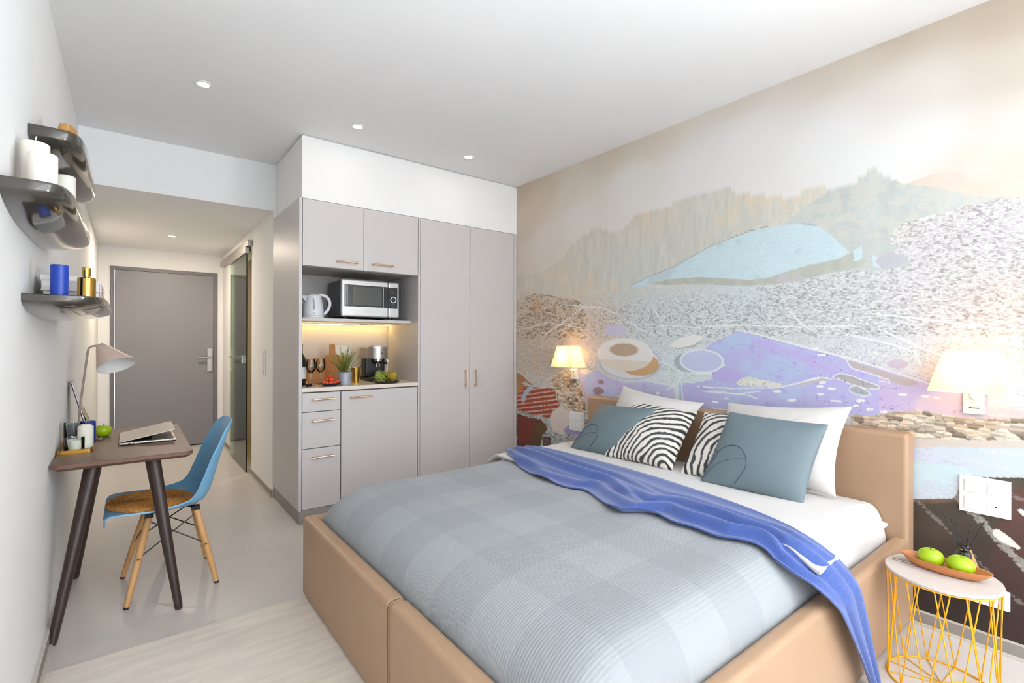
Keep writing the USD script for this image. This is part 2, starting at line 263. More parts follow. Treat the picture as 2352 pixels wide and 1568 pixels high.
MURAL_BUNKERS = [(1.247,0.996,0.0207,0.0072),(1.172,0.955,0.022,0.0094),(1.032,1.0,0.0182,0.0068),(0.98,1.033,0.0196,0.0066),(1.02,1.061,0.0141,0.0067),(1.032,1.04,0.0162,0.0068),(0.855,0.983,0.0163,0.0085),(0.875,0.957,0.011,0.0064),(0.96,0.935,0.0155,0.0066),(0.816,0.945,0.0141,0.0063),(0.76,0.939,0.0153,0.0062),(1.54,0.93,0.0136,0.0052),(1.612,0.902,0.0253,0.008),(2.027,0.92,0.0173,0.0088),(2.006,0.886,0.0206,0.0088),(0.687,1.027,0.0177,0.006),(0.607,1.027,0.0153,0.0039),(0.569,1.022,0.0119,0.0039),(0.961,0.971,0.027,0.0044),(1.021,1.203,0.0241,0.0045),(1.062,1.236,0.0165,0.0045),(0.795,1.214,0.0174,0.0042)]
MURAL_SKY = [(3.547,2.646,207,189,167),(3.129,2.547,214,199,179),(2.916,2.496,222,211,197),(2.251,2.399,229,224,218),(3.183,2.109,224,213,203),(3.48,1.996,222,208,196),(2.767,2.253,228,221,213),(3.481,2.314,212,196,178),(2.068,2.68,219,207,192),(1.74,2.325,229,226,223),(1.46,2.429,229,226,223),(1.46,2.723,219,209,197),(1.003,2.285,230,228,226),(1.004,2.71,213,201,187),(0.648,2.174,229,227,224),(0.649,2.432,222,214,205),(0.65,2.71,202,188,171),(0.315,2.612,196,181,162),(0.315,2.384,208,196,183),(0.314,2.121,222,213,204),(0.339,1.988,222,207,192),(0.416,2.009,224,212,200),(0.833,2.126,230,229,227),(2.454,2.678,214,200,183)]
MURAL_BASE = [(3.181,1.734,214,205,192),(2.249,1.779,206,206,196),(1.458,2.046,208,205,193),(1.738,1.886,206,204,193),(1.105,1.995,214,209,196),(2.138,2.129,215,206,192),(3.237,1.511,214,196,176),(2.669,1.351,222,206,192),(2.063,1.46,206,212,212),(1.457,1.485,204,212,213),(1.001,1.482,207,211,212),(0.647,1.539,214,212,214),(0.364,1.673,214,210,212),(0.363,1.423,226,214,208),(0.727,1.322,212,214,218),(0.388,1.244,232,216,204),(0.497,1.318,222,212,212),(1.86,1.056,212,224,224),(2.134,1.041,216,222,226),(3.014,0.992,214,206,196),(3.179,1.208,214,196,178),(2.76,0.591,206,206,206),(2.908,0.464,200,204,206),(0.678,1.241,214,218,222),(0.428,1.134,214,205,212)]

def paint_mural():
    """The wallpaper as a fine grid whose vertices carry the printed colours."""
    X = 3.0938
    # finer towards the near end of the wall, where the print is seen closest
    def steps(a, b, f):
        out = [a]
        while out[-1] < b: out.append(out[-1] + f(out[-1]))
        out[-1] = b; return np.array(out)
    ys = np.concatenate([[-.6, -.3, 0., .15], steps(.26, 3.567, lambda y: .0017 * (1 + .28 * y) ** 1.95 * 1.0)])
    zs = np.concatenate([np.linspace(0, .09, 4), steps(.10, 1.80, lambda z: .0042), np.linspace(1.805, 2.02, 40), np.linspace(2.035, 2.692, 24)])
    Yg, Zg = np.meshgrid(ys, zs, indexing='ij'); y, z = Yg.ravel(), Zg.ravel(); N = len(y)
    Q = np.stack([y, z, np.zeros(N)], 1)
    n1 = meshkit.fbm(Q * 7 + 3) - .5; n2 = meshkit.fbm(Q * 26 + 11) - .5; n3 = meshkit.noise(Q * (170, 230, 1)) - .5; n4 = meshkit.fbm(Q * (60, 220, 1) + 5, 3) - .5
    L = lambda c: lin(c)
    C = np.zeros((N, 3))
    def idw(pts, yy, zz, p=2.6):
        P_ = np.array(pts); d = ((yy[:, None] - P_[:, 0]) ** 2 + (1.35 * (zz[:, None] - P_[:, 1])) ** 2 + .004) ** (-p / 2 * 1.3); return (d[:, :, None] * P_[None, :, 2:]).sum(1) / d.sum(1)[:, None]
    def inside(name, j=0.0, g=0.0):
        P_ = Polygon(MURAL_OUTLINES[name]); shapely.prepare(P_)
        return shapely.contains_xy(P_, y + j * n2 + g * n3, z + j * .7 * n1 + g * n4)
    def put(m, c, a=1.0, vary=.0, by=None):
        k = (1 + vary * (n2 if by is None else by)[m])[:, None] if vary else 1.0
        C[m] = C[m] * (1 - a) + np.asarray(c, float) * k * a
    # printed sky, warm towards the edges of the sheet
    C[:] = idw(MURAL_SKY, y, z) + (n1 * 3)[:, None]
    up = z > 2.3
    # land
    base = idw(MURAL_BASE, y, z)
    land = inside('table', .012, .002) | inside('lion', .006, .002) | inside('slope', .004) | (z < 1.43 - .0 * y) & (z < 1.30)
    streak = meshkit.fbm(Q * (48, 9, 1) + 40, 3) - .5
    far = inside('farhill', .01); put(far, (221, 207, 193), 1, .03)
    m = inside('table', .012, .003); put(m, base[m], 1); put(m, C[m] * (1 + .10 * streak[m] + .06 * n4[m])[:, None]); warm = m & (n1 + .5 * streak > .17); put(warm, (224, 204, 178), .55)
    m = inside('lion', .006, .002); put(m, (194, 199, 195), 1, .10, n1); put(m, C[m] * (1 + .05 * n4[m] + .05 * streak[m])[:, None]); m = m & (z > 1.77) & (n2 > 0); put(m, (214, 210, 196), .5)
    # the town: small roofs, each light on top and grey below
    low = ((z < 1.63) | inside('slope', .004)) & ~inside('signal') & ~(inside('lion') & ~inside('slope')) 
    low = low & (z < 1.63 + .0 * y) | inside('slope', .004)
    rg = np.random.default_rng(21)
    def town(mask, sy, sz, seed, tint=None, strong=1.0, dark=.22, shear=0.0):
        rg = np.random.default_rng(seed); idx = np.nonzero(mask)[0]
        if not len(idx): return
        yy, zz = y[idx] + .004 * n2[idx], z[idx] + shear * y[idx] + .003 * n1[idx]; a0, a1, b0, b1 = yy.min(), yy.max(), zz.min(), zz.max()
        gy, gz = np.meshgrid(np.arange(a0, a1 + sy, sy), np.arange(b0, b1 + sz, sz), indexing='ij'); pts = np.stack([gy.ravel(), gz.ravel()], 1) + rg.uniform(-.42, .42, (gy.size, 2)) * (sy, sz)
        d, i = cKDTree(pts / (sy, sz)).query(np.stack([yy / sy, zz / sz], 1), k=2)
        r = rg.random(len(pts))[i[:, 0]]; r2 = rg.random(len(pts))[i[:, 0]]
        roof = np.where((r < .50)[:, None], (238, 236, 233), np.where((r < .74)[:, None], (214, 216, 216), np.where((r < 1 - dark)[:, None], (190, 188, 184), (140, 134, 129)))).astype(float)
        below = (zz - pts[i[:, 0], 1]) / sz
        f = np.where(below < -.12 + .2 * (r2 - .5), .80, 1.0) * np.where(d[:, 1] - d[:, 0] < .16, .80 + .25 * r2, 1.0)
        roof = roof * f[:, None]
        if tint is not None: roof = roof * (np.asarray(tint) / 255.0 if np.ndim(tint) == 1 else tint[idx])
        k = strong if np.ndim(strong) == 0 else strong[idx][:, None]
        C[idx] = C[idx] * (1 - k) + roof * k
    put(low, base[low], 1, .03)
    tint = np.clip(base / base.max(1, keepdims=True) * 1.02, .0, 1.03)
    haze = ssm((1.68 - z) / .24) * .62; haze = np.where(inside('slope', .004), np.maximum(haze, .50), haze) * (.86 + .5 * n1)
    town(low, .014, .0065, 5, tint, np.clip(haze, 0, 1), .14, .10)
    m = inside('warmleft', .02); town(m, .024, .010, 6, (250, 226, 202), .7, .26, .22); w = m & (n1 > .12); put(w, (206, 160, 118), .5)
    town(inside('slope', .004), .013, .0065, 8, tint, .42, .14, -.10)
    # the blue hill and its dark fringe
    m = inside('fringe', .010, .004); put(m, (184, 186, 174), .95, .12, n2); lv = m & (n1 > .1); put(lv, (196, 190, 200), .6)
    m = inside('signal', .008, .004); put(m, (199, 218, 223), 1, .05, n1); put(m, C[m] * (1 + .08 * n4[m])[:, None]); g = m & (n1 < -.13); put(g, (190, 203, 205), .6)
    put(inside('bit1'), (200, 218, 222)); put(inside('bit2'), (201, 216, 221)); put(inside('lav_hill', .004), (190, 188, 196))
    # flat ground near the shore
    flat = (z < 1.30) & ~inside('slope') & (y < 2.62) & (z > .85); 
    shore = (z < 1.305) & (z > .85) & (y > .3); soft = shore & (z < 1.292 + .03 * n1)
    put(soft, base[soft] * (1 + .05 * n4[soft] + .07 * n3[soft] * (n2[soft] > .0))[:, None], .72)
    sp = soft & (n3 > .30) & (n1 > -.1); put(sp, (150, 158, 160), .6)
    sp = soft & (n3 < -.34); put(sp, (240, 240, 238), .7)
    # buildings of the near shore and harbour
    m = inside('built', .004); town(m, .034, .020, 12, (255, 240, 222), 1, .10); bf = m & (np.sin(z * 900) > .2) & (n1 > .02); put(bf, (196, 160, 124), .55)
    for name, c, v in (('greenleft', (196, 192, 224), .05), ('green', (184, 184, 224), .05), ('greentop', (181, 194, 226), .04)):
        m = inside(name, .010, .002); put(m, c, 1, v, n1); q = m & (n1 + .6 * n4 > .10); put(q, (190, 176, 224), .55); q = m & (n1 < -.12); put(q, (182, 200, 228), .6); q = m & (n2 > .22); put(q, (172, 158, 216), .5)
    put(inside('purple1', .012), (192, 172, 222), .55); put(inside('purple2', .008), (186, 172, 222), .7)
    pk = inside('green') & (y < .78); put(pk, (214, 190, 218), .55)
    put(inside('pinkshore', .01), (216, 194, 206), .75, .05, n1)
    m = inside('sand1', .004); put(m, (226, 226, 216)); q = m & (n3 > .2); put(q, (176, 164, 150), .7)
    for name, c in (('pondA', (190, 179, 178)), ('pondB', (180, 174, 174)), ('pondC', (168, 176, 180)), ('pondD', (196, 190, 190))): put(inside(name, .002), c)
    put(inside('oval_dark', .006, .004), (170, 180, 186), 1, .3, n3)
    put(inside('wedge_sh'), (182, 186, 172)); put(inside('wedge'), (232, 229, 226))
    put(inside('padfield', .006), (206, 200, 222)); 
    def oval(name, dy=0, dz=0, k=1.0): a = MURAL_OVALS[name]; return ((y - a[0] - dy) / (a[2] * k)) ** 2 + ((z - a[1] - dz) / (a[3] * k)) ** 2
    put(oval('oval_rim') < 1, (222, 230, 231)); put(oval('oval') < 1, (194, 198, 226), 1, .05, n1); put(oval('oval2') < 1, (204, 190, 208), .9, .1, n1); put(np.abs(oval('oval2') - 1.1) < .12, (226, 228, 230))
    ap = oval('stad_apron') < 1; put(ap, (222, 222, 224)); put(ap & (oval('stad_apron') > .84), (196, 196, 206)); put(oval('stad_shadow') < 1, (206, 168, 122), 1, .15, n1)
    so = oval('stad_out'); a = MURAL_OVALS['stad_out']; m = so < 1; rel = np.clip((z - a[1]) / a[3], -1, 1)
    put(m, np.where((rel[m] < -.35)[:, None], (226, 214, 198), (236, 233, 229))); ribs = m & (np.sin(np.arctan2((z - a[1]) / a[3], (y - a[0]) / a[2]) * 90) > .75); put(ribs, (222, 214, 204), .6)
    hl = oval('stad_hole'); put(hl < 1.25, (214, 204, 190)); put(hl < 1, (190, 166, 142), 1, .08, n1)
    put(oval('cluster') < 1 + 1.5 * n2, (150, 128, 136), 1, .5, n3); put(oval('cluster2') < 1 + 1.5 * n2, (160, 136, 142), 1, .4, n3)
    # roads and outlines
    def lines(name, c, a=1.0):
        ls, w = MURAL_LINES[name]
        for l in ls:
            g = LineString(l); b = g.bounds; i = np.nonzero((y > b[0] - .03) & (y < b[2] + .03) & (z > b[1] - .03) & (z < b[3] + .03))[0]
            if len(i):
                d = shapely.distance(shapely.points(y[i] + .006 * n1[i], z[i] + .004 * n1[i]), g); k = i[d < w / 2 * (1 + .6 * n2[i])]; m = np.zeros(N, bool); m[k] = True; put(m, c, a)
    lines('roads', (232, 235, 233), .85); lines('fine', (150, 158, 190), .6); lines('outline', (228, 232, 234)); lines('darkline', (120, 116, 112), .6)
    for by, bz, ra, rb in MURAL_BUNKERS:
        m = ((y - by + .6 * (z - bz)) / ra) ** 2 + ((z - bz) / max(rb, .004)) ** 2 < 1 + 1.2 * n2; put(m, (238, 238, 238))
    tr = inside('green') & (n3 > .40) & (n1 > .06); put(tr, (120, 116, 160), .8)
    # harbour at the far end
    m = inside('bay', .004); put(m, (186, 128, 84), 1, .2, n1)
    m = inside('harbour', .003); put(m, (166, 76, 54), 1, .16, n2)
    bt = m & (np.abs(((z + .18 * y) * 26) % 1 - .5) < .16) & (n3 > -.18); put(bt, (230, 206, 190), .9)
    m = inside('lowbay', .006); put(m, (122, 58, 46), 1, .2, n1); put(inside('olive', .02), (104, 82, 50), .85, .2, n1)
    put(inside('pier', .002), (184, 190, 206)); put(inside('pier2', .002), (190, 202, 196))
    m = inside('blocks', .008); town(m, .034, .026, 15, (255, 232, 206), 1, .10); b = m & (n2 > .16); put(b, (204, 150, 108), .7)
    put(inside('apron', .006), (228, 214, 204), 1, .03); put(inside('violet_strip', .006), (214, 190, 222), .95, .05, n1); put(inside('violet_low', .004), (168, 158, 204), .9, .1, n2)
    m = (y > 2.55) & (z < .66) & ~inside('lowbay') & ~inside('harbour') & ~inside('apron') & ~inside('violet_low') & (z > .4); town(m, .016, .010, 18, (226, 230, 226), .75, .34)
    # beach, surf and the dark rocks at the near end
    put(inside('beach', .006), (208, 198, 190), 1, .05, n1); m = inside('sea', .006); put(m, (200, 212, 224), 1, .03, n1)
    k = ssm((.80 - z) / .08) ; q = m & (n4 + n1 * .6 > .10) & (z > .72); put(q, (196, 188, 220), .7); q = m & (z < .73) & (n1 > -.05); put(q, (196, 220, 226), .8); q = m & (n4 > .20); put(q, (222, 226, 230), .7)
    m = inside('dark', .003); dk = np.clip((z - .15) / .5, 0, 1)[:, None]; put(m, (np.array((46, 34, 30)) * (1 - dk) + np.array((86, 76, 62)) * dk)[m], 1, .28, n1)
    q = inside('reddark', .03); put(q, (np.array((58, 38, 36)) * (1 - dk) + np.array((98, 62, 56)) * dk)[q], .85, .12, n1)
    put(inside('brown_strip', .002), (112, 88, 72), .8, .2, n2)
    # spray drifts down to the right over the rocks
    dd = (z - .61) - 1.15 * (y - .50); al = y
    band = np.exp(-(dd / .030) ** 2) ; q = inside('dark') & (band * (1 + 1.8 * n4 + 1.4 * n2) > .62); put(q, (176, 176, 168), .75, .3, n3)
    dd2 = (z - .50) - 1.0 * (y - .58); q = inside('dark') & (np.exp(-(dd2 / .018) ** 2) * (1 + 2.2 * n4 + 1.6 * n2) > .86); put(q, (150, 150, 142), .6)
    dd3 = (z - .66) - .35 * (y - .36); q = inside('dark') & (y < .40) & (np.exp(-(dd3 / .012) ** 2) * (1 + 2 * n4) > .8); put(q, (150, 146, 140), .6)
    put(inside('foam', .006, .002), (226, 222, 216), 1, .05, n2); put(inside('foam2', .003), (222, 218, 214))
    col = np.minimum(lin(np.clip(C, 0, 252)) * PRINT, .9)
    f = grid_faces(len(ys), len(zs))
    return col, trimesh.Trimesh(np.stack([np.full(N, X), y, z], 1), f, process=False)
# ---------------------------------------------------------------- room dimensions (metres; x across, y into the room, z up)
XR, YF, YB, YD, ZC, ZH, XB = 3.094, 3.567, 4.341, 7.08, 2.692, 2.319, 1.193   # mural wall, cabinet fronts, bulkhead, entrance wall, ceiling, hallway ceiling, bathroom wall
Y0 = -3.60                                                                     # unseen window wall, set back so its light spreads evenly

white_wall = M('white_wall', (243, 242, 241), .75, noise=(2.2, .012), bump=('noise', 180, .03, .002))
white_ceil = M('white_ceiling', (242, 242, 242), .85, noise=(1.5, .01))
floor_mat = M('floor_resin', (212, 204, 198), .3, noise=(1.6, .04), bump=('noise', 6, .02, .01))
base_mat = M('baseboard_grey', (150, 143, 137), .5, noise=(20, .03))
base_lip = M('baseboard_lip', (205, 198, 190), .5, noise=(20, .03))

struct('floor', bx(-.1, 3.2, Y0 - .1, YD + .15, -.12, 0), floor_mat, 'smooth warm grey resin floor')
struct('ceiling', bx(-.1, 3.2, Y0 - .1, YB + .02, ZC, ZC + .1), white_ceil, 'flat white ceiling with three recessed spots')
struct('ceiling', bx(0, XB + .1, YB, YD + .1, ZH, ZC), white_ceil, 'lowered hallway ceiling with a white bulkhead face')
struct('wall_left', bx(-.12, 0, Y0 - .1, YD + .1, 0, ZC), white_wall, 'plain white wall behind the desk and the wall shelves')

# unseen walls behind the camera, their windows placed to light the room
wb = join(bx(0, .3, Y0 - .1, Y0, 0, ZC), bx(2.8, 3.094, Y0 - .1, Y0, 0, ZC), bx(.3, 2.8, Y0 - .1, Y0, 0, .36), bx(.3, 2.8, Y0 - .1, Y0, 2.48, ZC))
struct('wall_back', wb, white_wall, 'unseen white wall with a wide window behind the camera')
w1 = thing('window_1', 'unseen wide white framed window behind the camera, placed to light the room', None, (1.55, Y0, .36), kind='structure')  # out of view, lights the room from behind the camera
wf = M('window_frame', (235, 235, 233), .4, noise=(8, .01))
part(w1, 'window_frame', join(bx(.3, 2.8, Y0 - .08, Y0 - .02, .36, .42), bx(.3, 2.8, Y0 - .08, Y0 - .02, 2.42, 2.48), bx(.3, .36, Y0 - .08, Y0 - .02, .42, 2.42), bx(2.74, 2.8, Y0 - .08, Y0 - .02, .42, 2.42), bx(1.52, 1.58, Y0 - .08, Y0 - .02, .42, 2.42)), wf, False)
part(w1, 'window_sill', rbx(.27, 2.83, Y0 - .02, Y0 + .12, .335, .36, .004), wf)

struct('wall_side', join(bx(XR, XR + .12, -1.15, -.6, 0, ZC), bx(XR, XR + .12, Y0 - .1, -3.25, 0, ZC), bx(XR, XR + .12, -3.25, -1.15, 0, .36), bx(XR, XR + .12, -3.25, -1.15, 2.48, ZC)), white_wall, 'unseen white wall with the side window behind the camera')
w2 = thing('window_2', 'unseen white framed side window behind the camera, placed to light the left wall', None, (XR, -2.2, .36), kind='structure')  # out of view, set where its light reaches the left wall
wx = (XR + .01, XR + .05)
part(w2, 'window_frame', join(bx(*wx, -3.25, -1.15, .36, .42), bx(*wx, -3.25, -1.15, 2.42, 2.48), bx(*wx, -3.25, -3.19, .42, 2.42), bx(*wx, -1.21, -1.15, .42, 2.42)), wf, False)

# entrance wall with its opening
D0, D1, DZ = .103, 1.134, 2.10
struct('wall_front', join(bx(0, D0, YD, YD + .1, 0, ZH), bx(D1, XB + .1, YD, YD + .1, 0, ZH), bx(D0, D1, YD, YD + .1, DZ, ZH)), white_wall, 'white wall around the grey entrance door')
door_grey = M('door_grey', (140, 137, 141), .45, noise=(3, .015))
frame_grey = M('door_frame_grey', (117, 113, 117), .45, noise=(3, .02))
steel = M('brushed_steel', (178, 172, 166), .32, 1.0, noise=(60, .05, (1, 1, 12)))
d1 = thing('door_1', 'plain grey entrance door with a steel lever handle', None, (.62, YD, 0), kind='structure')
part(d1, 'door_frame', join(bx(D0, D0 + .038, YD - .012, YD + .06, 0, DZ), bx(D1 - .038, D1, YD - .012, YD + .06, 0, DZ), bx(D0 + .038, D1 - .038, YD - .012, YD + .06, DZ - .038, DZ)), frame_grey, False)
part(d1, 'door_leaf', rbx(D0 + .041, D1 - .041, YD - .004, YD + .045, .012, DZ - .041, .002), door_grey)
part(d1, 'threshold', bx(D0 + .03, D1 - .03, YD - .01, YD + .05, 0, .012), M('threshold_black', (30, 29, 28), .5, noise=(9, .1)), False)
lp = part(d1, 'lock_plate', rbx(1.028, 1.086, YD - .014, YD - .004, .885, 1.172, .003), steel)
part(lp, 'door_handle', join(cyl((1.057, YD - .014, 1.062), (1.057, YD - .06, 1.062), .011), tube([(1.066, YD - .058, 1.062), (1.05, YD - .06, 1.062), (.925, YD - .06, 1.062)], .0105, 12)), steel)
part(lp, 'lock_cylinder', cyl((1.052, YD - .012, .973), (1.052, YD - .03, .973), .017, n=24), steel)
part(d1, 'hinge', cyl((.118, YD - .02, 1.78), (.118, YD - .02, 1.86), .007), steel)

# bathroom wall with the sliding glass door
G0, G1, GZ = 5.23, 6.16, 2.13
struct('wall_right', join(bx(XB, XB + .1, YB, G0, 0, ZH), bx(XB, XB + .1, G1, YD, 0, ZH), bx(XB, XB + .1, G0, G1, GZ, ZH)), white_wall, 'white hallway wall with the bathroom opening')
tile = M('bathroom_wall_beige', (214, 203, 180), .4, noise=(3, .03))
bfl = M('bathroom_floor_beige', (196, 172, 122), .45, noise=(4, .05))
struct('wall_bathroom', join(bx(2.3, 2.4, 4.5, 6.9, 0, ZH), bx(XB + .1, 2.4, 4.42, 4.5, 0, ZH), bx(XB + .1, 2.4, 6.9, 7.0, 0, ZH)), tile, 'beige bathroom walls seen through the glass door')
struct('floor', bx(XB + .1, 2.3, 4.5, 6.9, 0, .006), bfl, 'sand coloured bathroom floor behind the glass')
struct('ceiling', bx(XB + .1, 2.4, 4.42, 7.0, ZH, ZH + .05), white_ceil, 'bathroom ceiling')
struct('trim_1', bx(XB + .012, XB + .1, G0, G0 + .016, 0, GZ), M('jamb_brown', (112, 82, 52), .5, noise=(14, .1, (1, 1, .1))), 'brown door jamb lining at the bathroom opening')
d2 = thing('door_2', 'green tinted sliding glass door on a steel rail', None, (XB - .02, 5.75, 0), kind='structure')
part(d2, 'rail', rbx(XB - .045, XB - .001, 5.20, 6.95, 2.165, 2.222, .003), steel)
part(d2, 'clamp_profile', rbx(XB - .052, XB - .012, 5.27, 6.24, 2.105, 2.162, .003), steel)
gl = part(d2, 'glass_panel', rbx(XB - .038, XB - .029, 5.28, 6.245, .012, 2.11, .001, 1), glassy('green_glass', (.80, .86, .72), .12))
part(d2, 'pull_bar', tube([(XB - .045, 5.62, 1.09), (XB - .045, 6.245, 1.09)], .004, 8), steel)
part(d2, 'finger_pull', join(rbx(XB - .058, XB - .038, 5.395, 5.425, 1.045, 1.125, .004), cyl((XB - .03, 5.41, 1.085), (XB - .015, 5.41, 1.085), .012)), steel)

# baseboards
def board_y(name, x, s, y0, y1, label, h=.062):
    t = thing(name, label, None, (x, (y0 + y1) / 2, 0), kind='structure')
    a, b = sorted((x, x + s * .014))
    part(t, 'skirting', bx(a, b, y0, y1, 0, h - .004), base_mat, False)
    part(t, 'top_lip', bx(a, b, y0, y1, h - .004, h), base_lip, False)
    a, b = sorted((x + s * .014, x + s * .024))
    part(t, 'floor_bead', bx(a, b, y0, y1, 0, .012), base_lip, False)
board_y('baseboard_left', 0, 1, Y0, YD, 'grey baseboard along the white desk wall')
board_y('baseboard_mural', XR, -1, -.6, YF, 'grey baseboard under the printed city mural')
board_y('baseboard_hall', XB, -1, YB, G0, 'short grey baseboard between the cabinets and the glass door')
board_y('baseboard_hall', XB, -1, G1 + .08, YD, 'grey baseboard in the far corner by the entrance door')

# sockets on the bathroom wall
sw_white = M('switch_white', (236, 234, 233), .35, noise=(6, .008))
sk = thing('socket_strip', 'white vertical three-gang socket plate on the hallway wall', 'wall socket', (XB, 4.655, 1.08))
part(sk, 'plate', rbx(XB - .010, XB, 4.615, 4.695, .98, 1.19, .003), sw_white)
for k in range(3): part(sk, 'socket', lathe([(0, 0), (.022, 0), (.024, .003), (.02, .004), (.019, .001), (0, .001)], 20), sw_white, local=True)
for k, z in enumerate((-.07, .005, .08)):
    p = stage.GetPrimAtPath(sk.path + ('/socket' if k == 0 else f'/socket_{k:03d}'))
    UsdGeom.Xformable(p).AddTransformOp().Set(Gf.Matrix4d(0, 0, -1, 0, 0, 1, 0, 0, -1, 0, 0, 0, -.0101, 0, z, 1))

# soffit above the cabinets, with a dark shadow gap under the ceiling
struct('wall_soffit', join(bx(1.207, XR, YF, YB, 2.2552, ZC - .009), bx(1.217, XR, YF + .012, YB, ZC - .009, ZC)), white_wall, 'white boxed soffit above the kitchenette and wardrobe')

# mural wall
mw = thing('wall_mural', 'wall covered by a pale aerial city and mountain photo mural', None, (XR, 1.1, 0), kind='structure')
part(mw, 'plaster', bx(XR + .003, XR + .12, -.6, YB, 0, ZC), white_wall, False)
mural_col, mural_mesh = paint_mural()
part(mw, 'mural_print', mural_mesh, M('mural_paper', rough=.62, attr=True), False, label='printed wallpaper of a pale city below a flat-topped mountain', col=mural_col)

# rug
rug = M('rug_distressed', (226, 215, 203), .95, noise=(7, .11, (.35, 2.6, 1)), bump=('noise', 260, .35, .004))
solo('rug', rbx(.018, .995, -.85, 2.548, 0.0, .010, .003), rug, 'low beige distressed rug beside the foot of the bed', 'rug')
# ---------------------------------------------------------------- kitchenette and wardrobe
cab = M('cabinet_greige', (205, 199, 197), .42, noise=(2.5, .012))
cab_dark = M('cabinet_shadow_gap', (96, 92, 92), .6, noise=(5, .03))
plinth_m = M('plinth_grey', (150, 143, 138), .5, noise=(4, .03))
copper = M('handle_brass_rose', (226, 190, 160), .28, 1.0, noise=(40, .04))
carc = M('carcass_light', (196, 190, 186), .5, noise=(3, .012))

def bar_handle(parent, a, b, out=.03, r=.0058):
    """A round bar handle on two posts; a, b = its ends on the door face (y = YF)."""
    a, b = np.array(a, float), np.array(b, float); o = np.array((0, -out, 0)); d = (b - a) / np.linalg.norm(b - a)
    m = join(tube([a + o - d * .004, b + o + d * .004], r, 12), cyl(a + d * .006, a + o + d * .006, r * 1.25, n=12), cyl(b - d * .006, b + o - d * .006, r * 1.25, n=12))
    return part(parent, 'handle', m, copper, label='rose brass bar handle')
def door(parent, name, x0, x1, z0, z1, g=.0018):
    return part(parent, name, rbx(x0 + g, x1 - g, YF, YF + .019, z0 + g, z1 - g, .0012, 1), cab)

ep = solo('end_panel', rbx(1.191, 1.2105, YF, YB, .094, 2.2552, .001, 1), cab, 'tall greige side panel closing the left end of the kitchenette', 'cabinet panel')
solo('plinth', join(bx(1.195, XR - .002, YF + .004, YB, 0, .094)), plinth_m, 'grey recessed plinth under the cabinets', 'plinth', False)

t = thing('wall_cabinet', 'wide upper cabinet with two doors above the microwave niche', 'cabinet', (1.65, YF, 1.79))
part(t, 'body', join(bx(1.2125, 2.092, YF + .0195, YB, 1.80, 2.254), bx(1.2125, 2.092, YF + .0195, YF + .021, 1.79, 1.80)), carc, False)
d = door(t, 'door', 1.2125, 1.6475, 1.79, 2.2545); bar_handle(d, (1.443, YF, 1.8395), (1.596, YF, 1.8395))
d = door(t, 'door', 1.6475, 2.092, 1.79, 2.2545); bar_handle(d, (1.713, YF, 1.842), (1.868, YF, 1.842))

NB = 4.15      # back of the niche
solo('back_panel', bx(1.2107, 2.0918, NB, NB + .02, .9405, 1.7995), carc, 'flat greige back panel of the lit kitchen niche', 'panel', False)
ns = thing('niche_shelf', 'greige board across the niche carrying kettle and microwave', 'shelf', (1.65, 3.9, 1.41))
part(ns, 'board', rbx(1.2112, 2.0915, 3.69, NB - .001, 1.412, 1.4345, .0012, 1), cab)
part(ns, 'bracket', rbx(2.045, 2.075, 3.70, 3.76, 1.408, 1.4125, .001, 1), steel)
ls = thing('led_strip', 'thin warm LED light strip under the niche shelf', 'light strip', (1.65, 4.06, 1.40))
part(ls, 'housing', bx(1.213, 2.089, 4.085, 4.105, 1.404, 1.4115), steel, False)
part(ls, 'diffuser', bx(1.214, 2.088, 4.086, 4.104, 1.3995, 1.404), emit('led_warm', (255, 214, 130), STRIP), False)

solo('worktop', rbx(1.2112, 2.092, YF - .002, NB - .0005, .9115, .94, .0015, 1), M('worktop_cream', (226, 214, 200), .3, noise=(9, .03)), 'cream kitchenette worktop above the drawers and fridge door', 'worktop')
t = thing('drawer_unit', 'narrow base unit with three drawers at the left of the kitchenette', 'cabinet', (1.345, YF, .094))
part(t, 'body', bx(1.2125, 1.4785, YF + .0195, YB, .096, .908), cab_dark, False)
for z0, z1, hz in ((.772, .9045, .857), (.517, .771, .709), (.096, .516, .454)):
    d = door(t, 'drawer', 1.2125, 1.4785, z0, z1); bar_handle(d, (1.279, YF, hz), (1.423, YF, hz + .003))
t = thing('fridge_unit', 'base unit with one wide greige fridge door beside the drawers', 'cabinet', (1.785, YF, .094))
part(t, 'body', bx(1.4815, 2.0905, YF + .0195, YB, .096, .908), cab_dark, False)
d = door(t, 'door', 1.4815, 2.0905, .096, .9045); bar_handle(d, (1.547, YF, .857), (1.701, YF, .858))
t = thing('wardrobe', 'tall greige two-door wardrobe between the kitchenette and the mural', 'wardrobe', (2.6, YF, .094))
part(t, 'body', join(bx(2.0935, 2.1105, YF + .0005, YB, .096, 2.2548), bx(2.1105, 3.065, YF + .0195, YB, .096, 2.2548)), cab, False)
d = door(t, 'door', 2.1115, 2.5855, .096, 2.2545); bar_handle(d, (2.5375, YF, .884), (2.5375, YF, 1.021))
d = door(t, 'door', 2.5855, 3.063, .096, 2.2545); bar_handle(d, (2.6395, YF, .884), (2.6395, YF, 1.019))
part(t, 'filler_strip', bx(3.065, XR - .001, YF + .001, YF + .02, .096, 2.2548), cab, False)
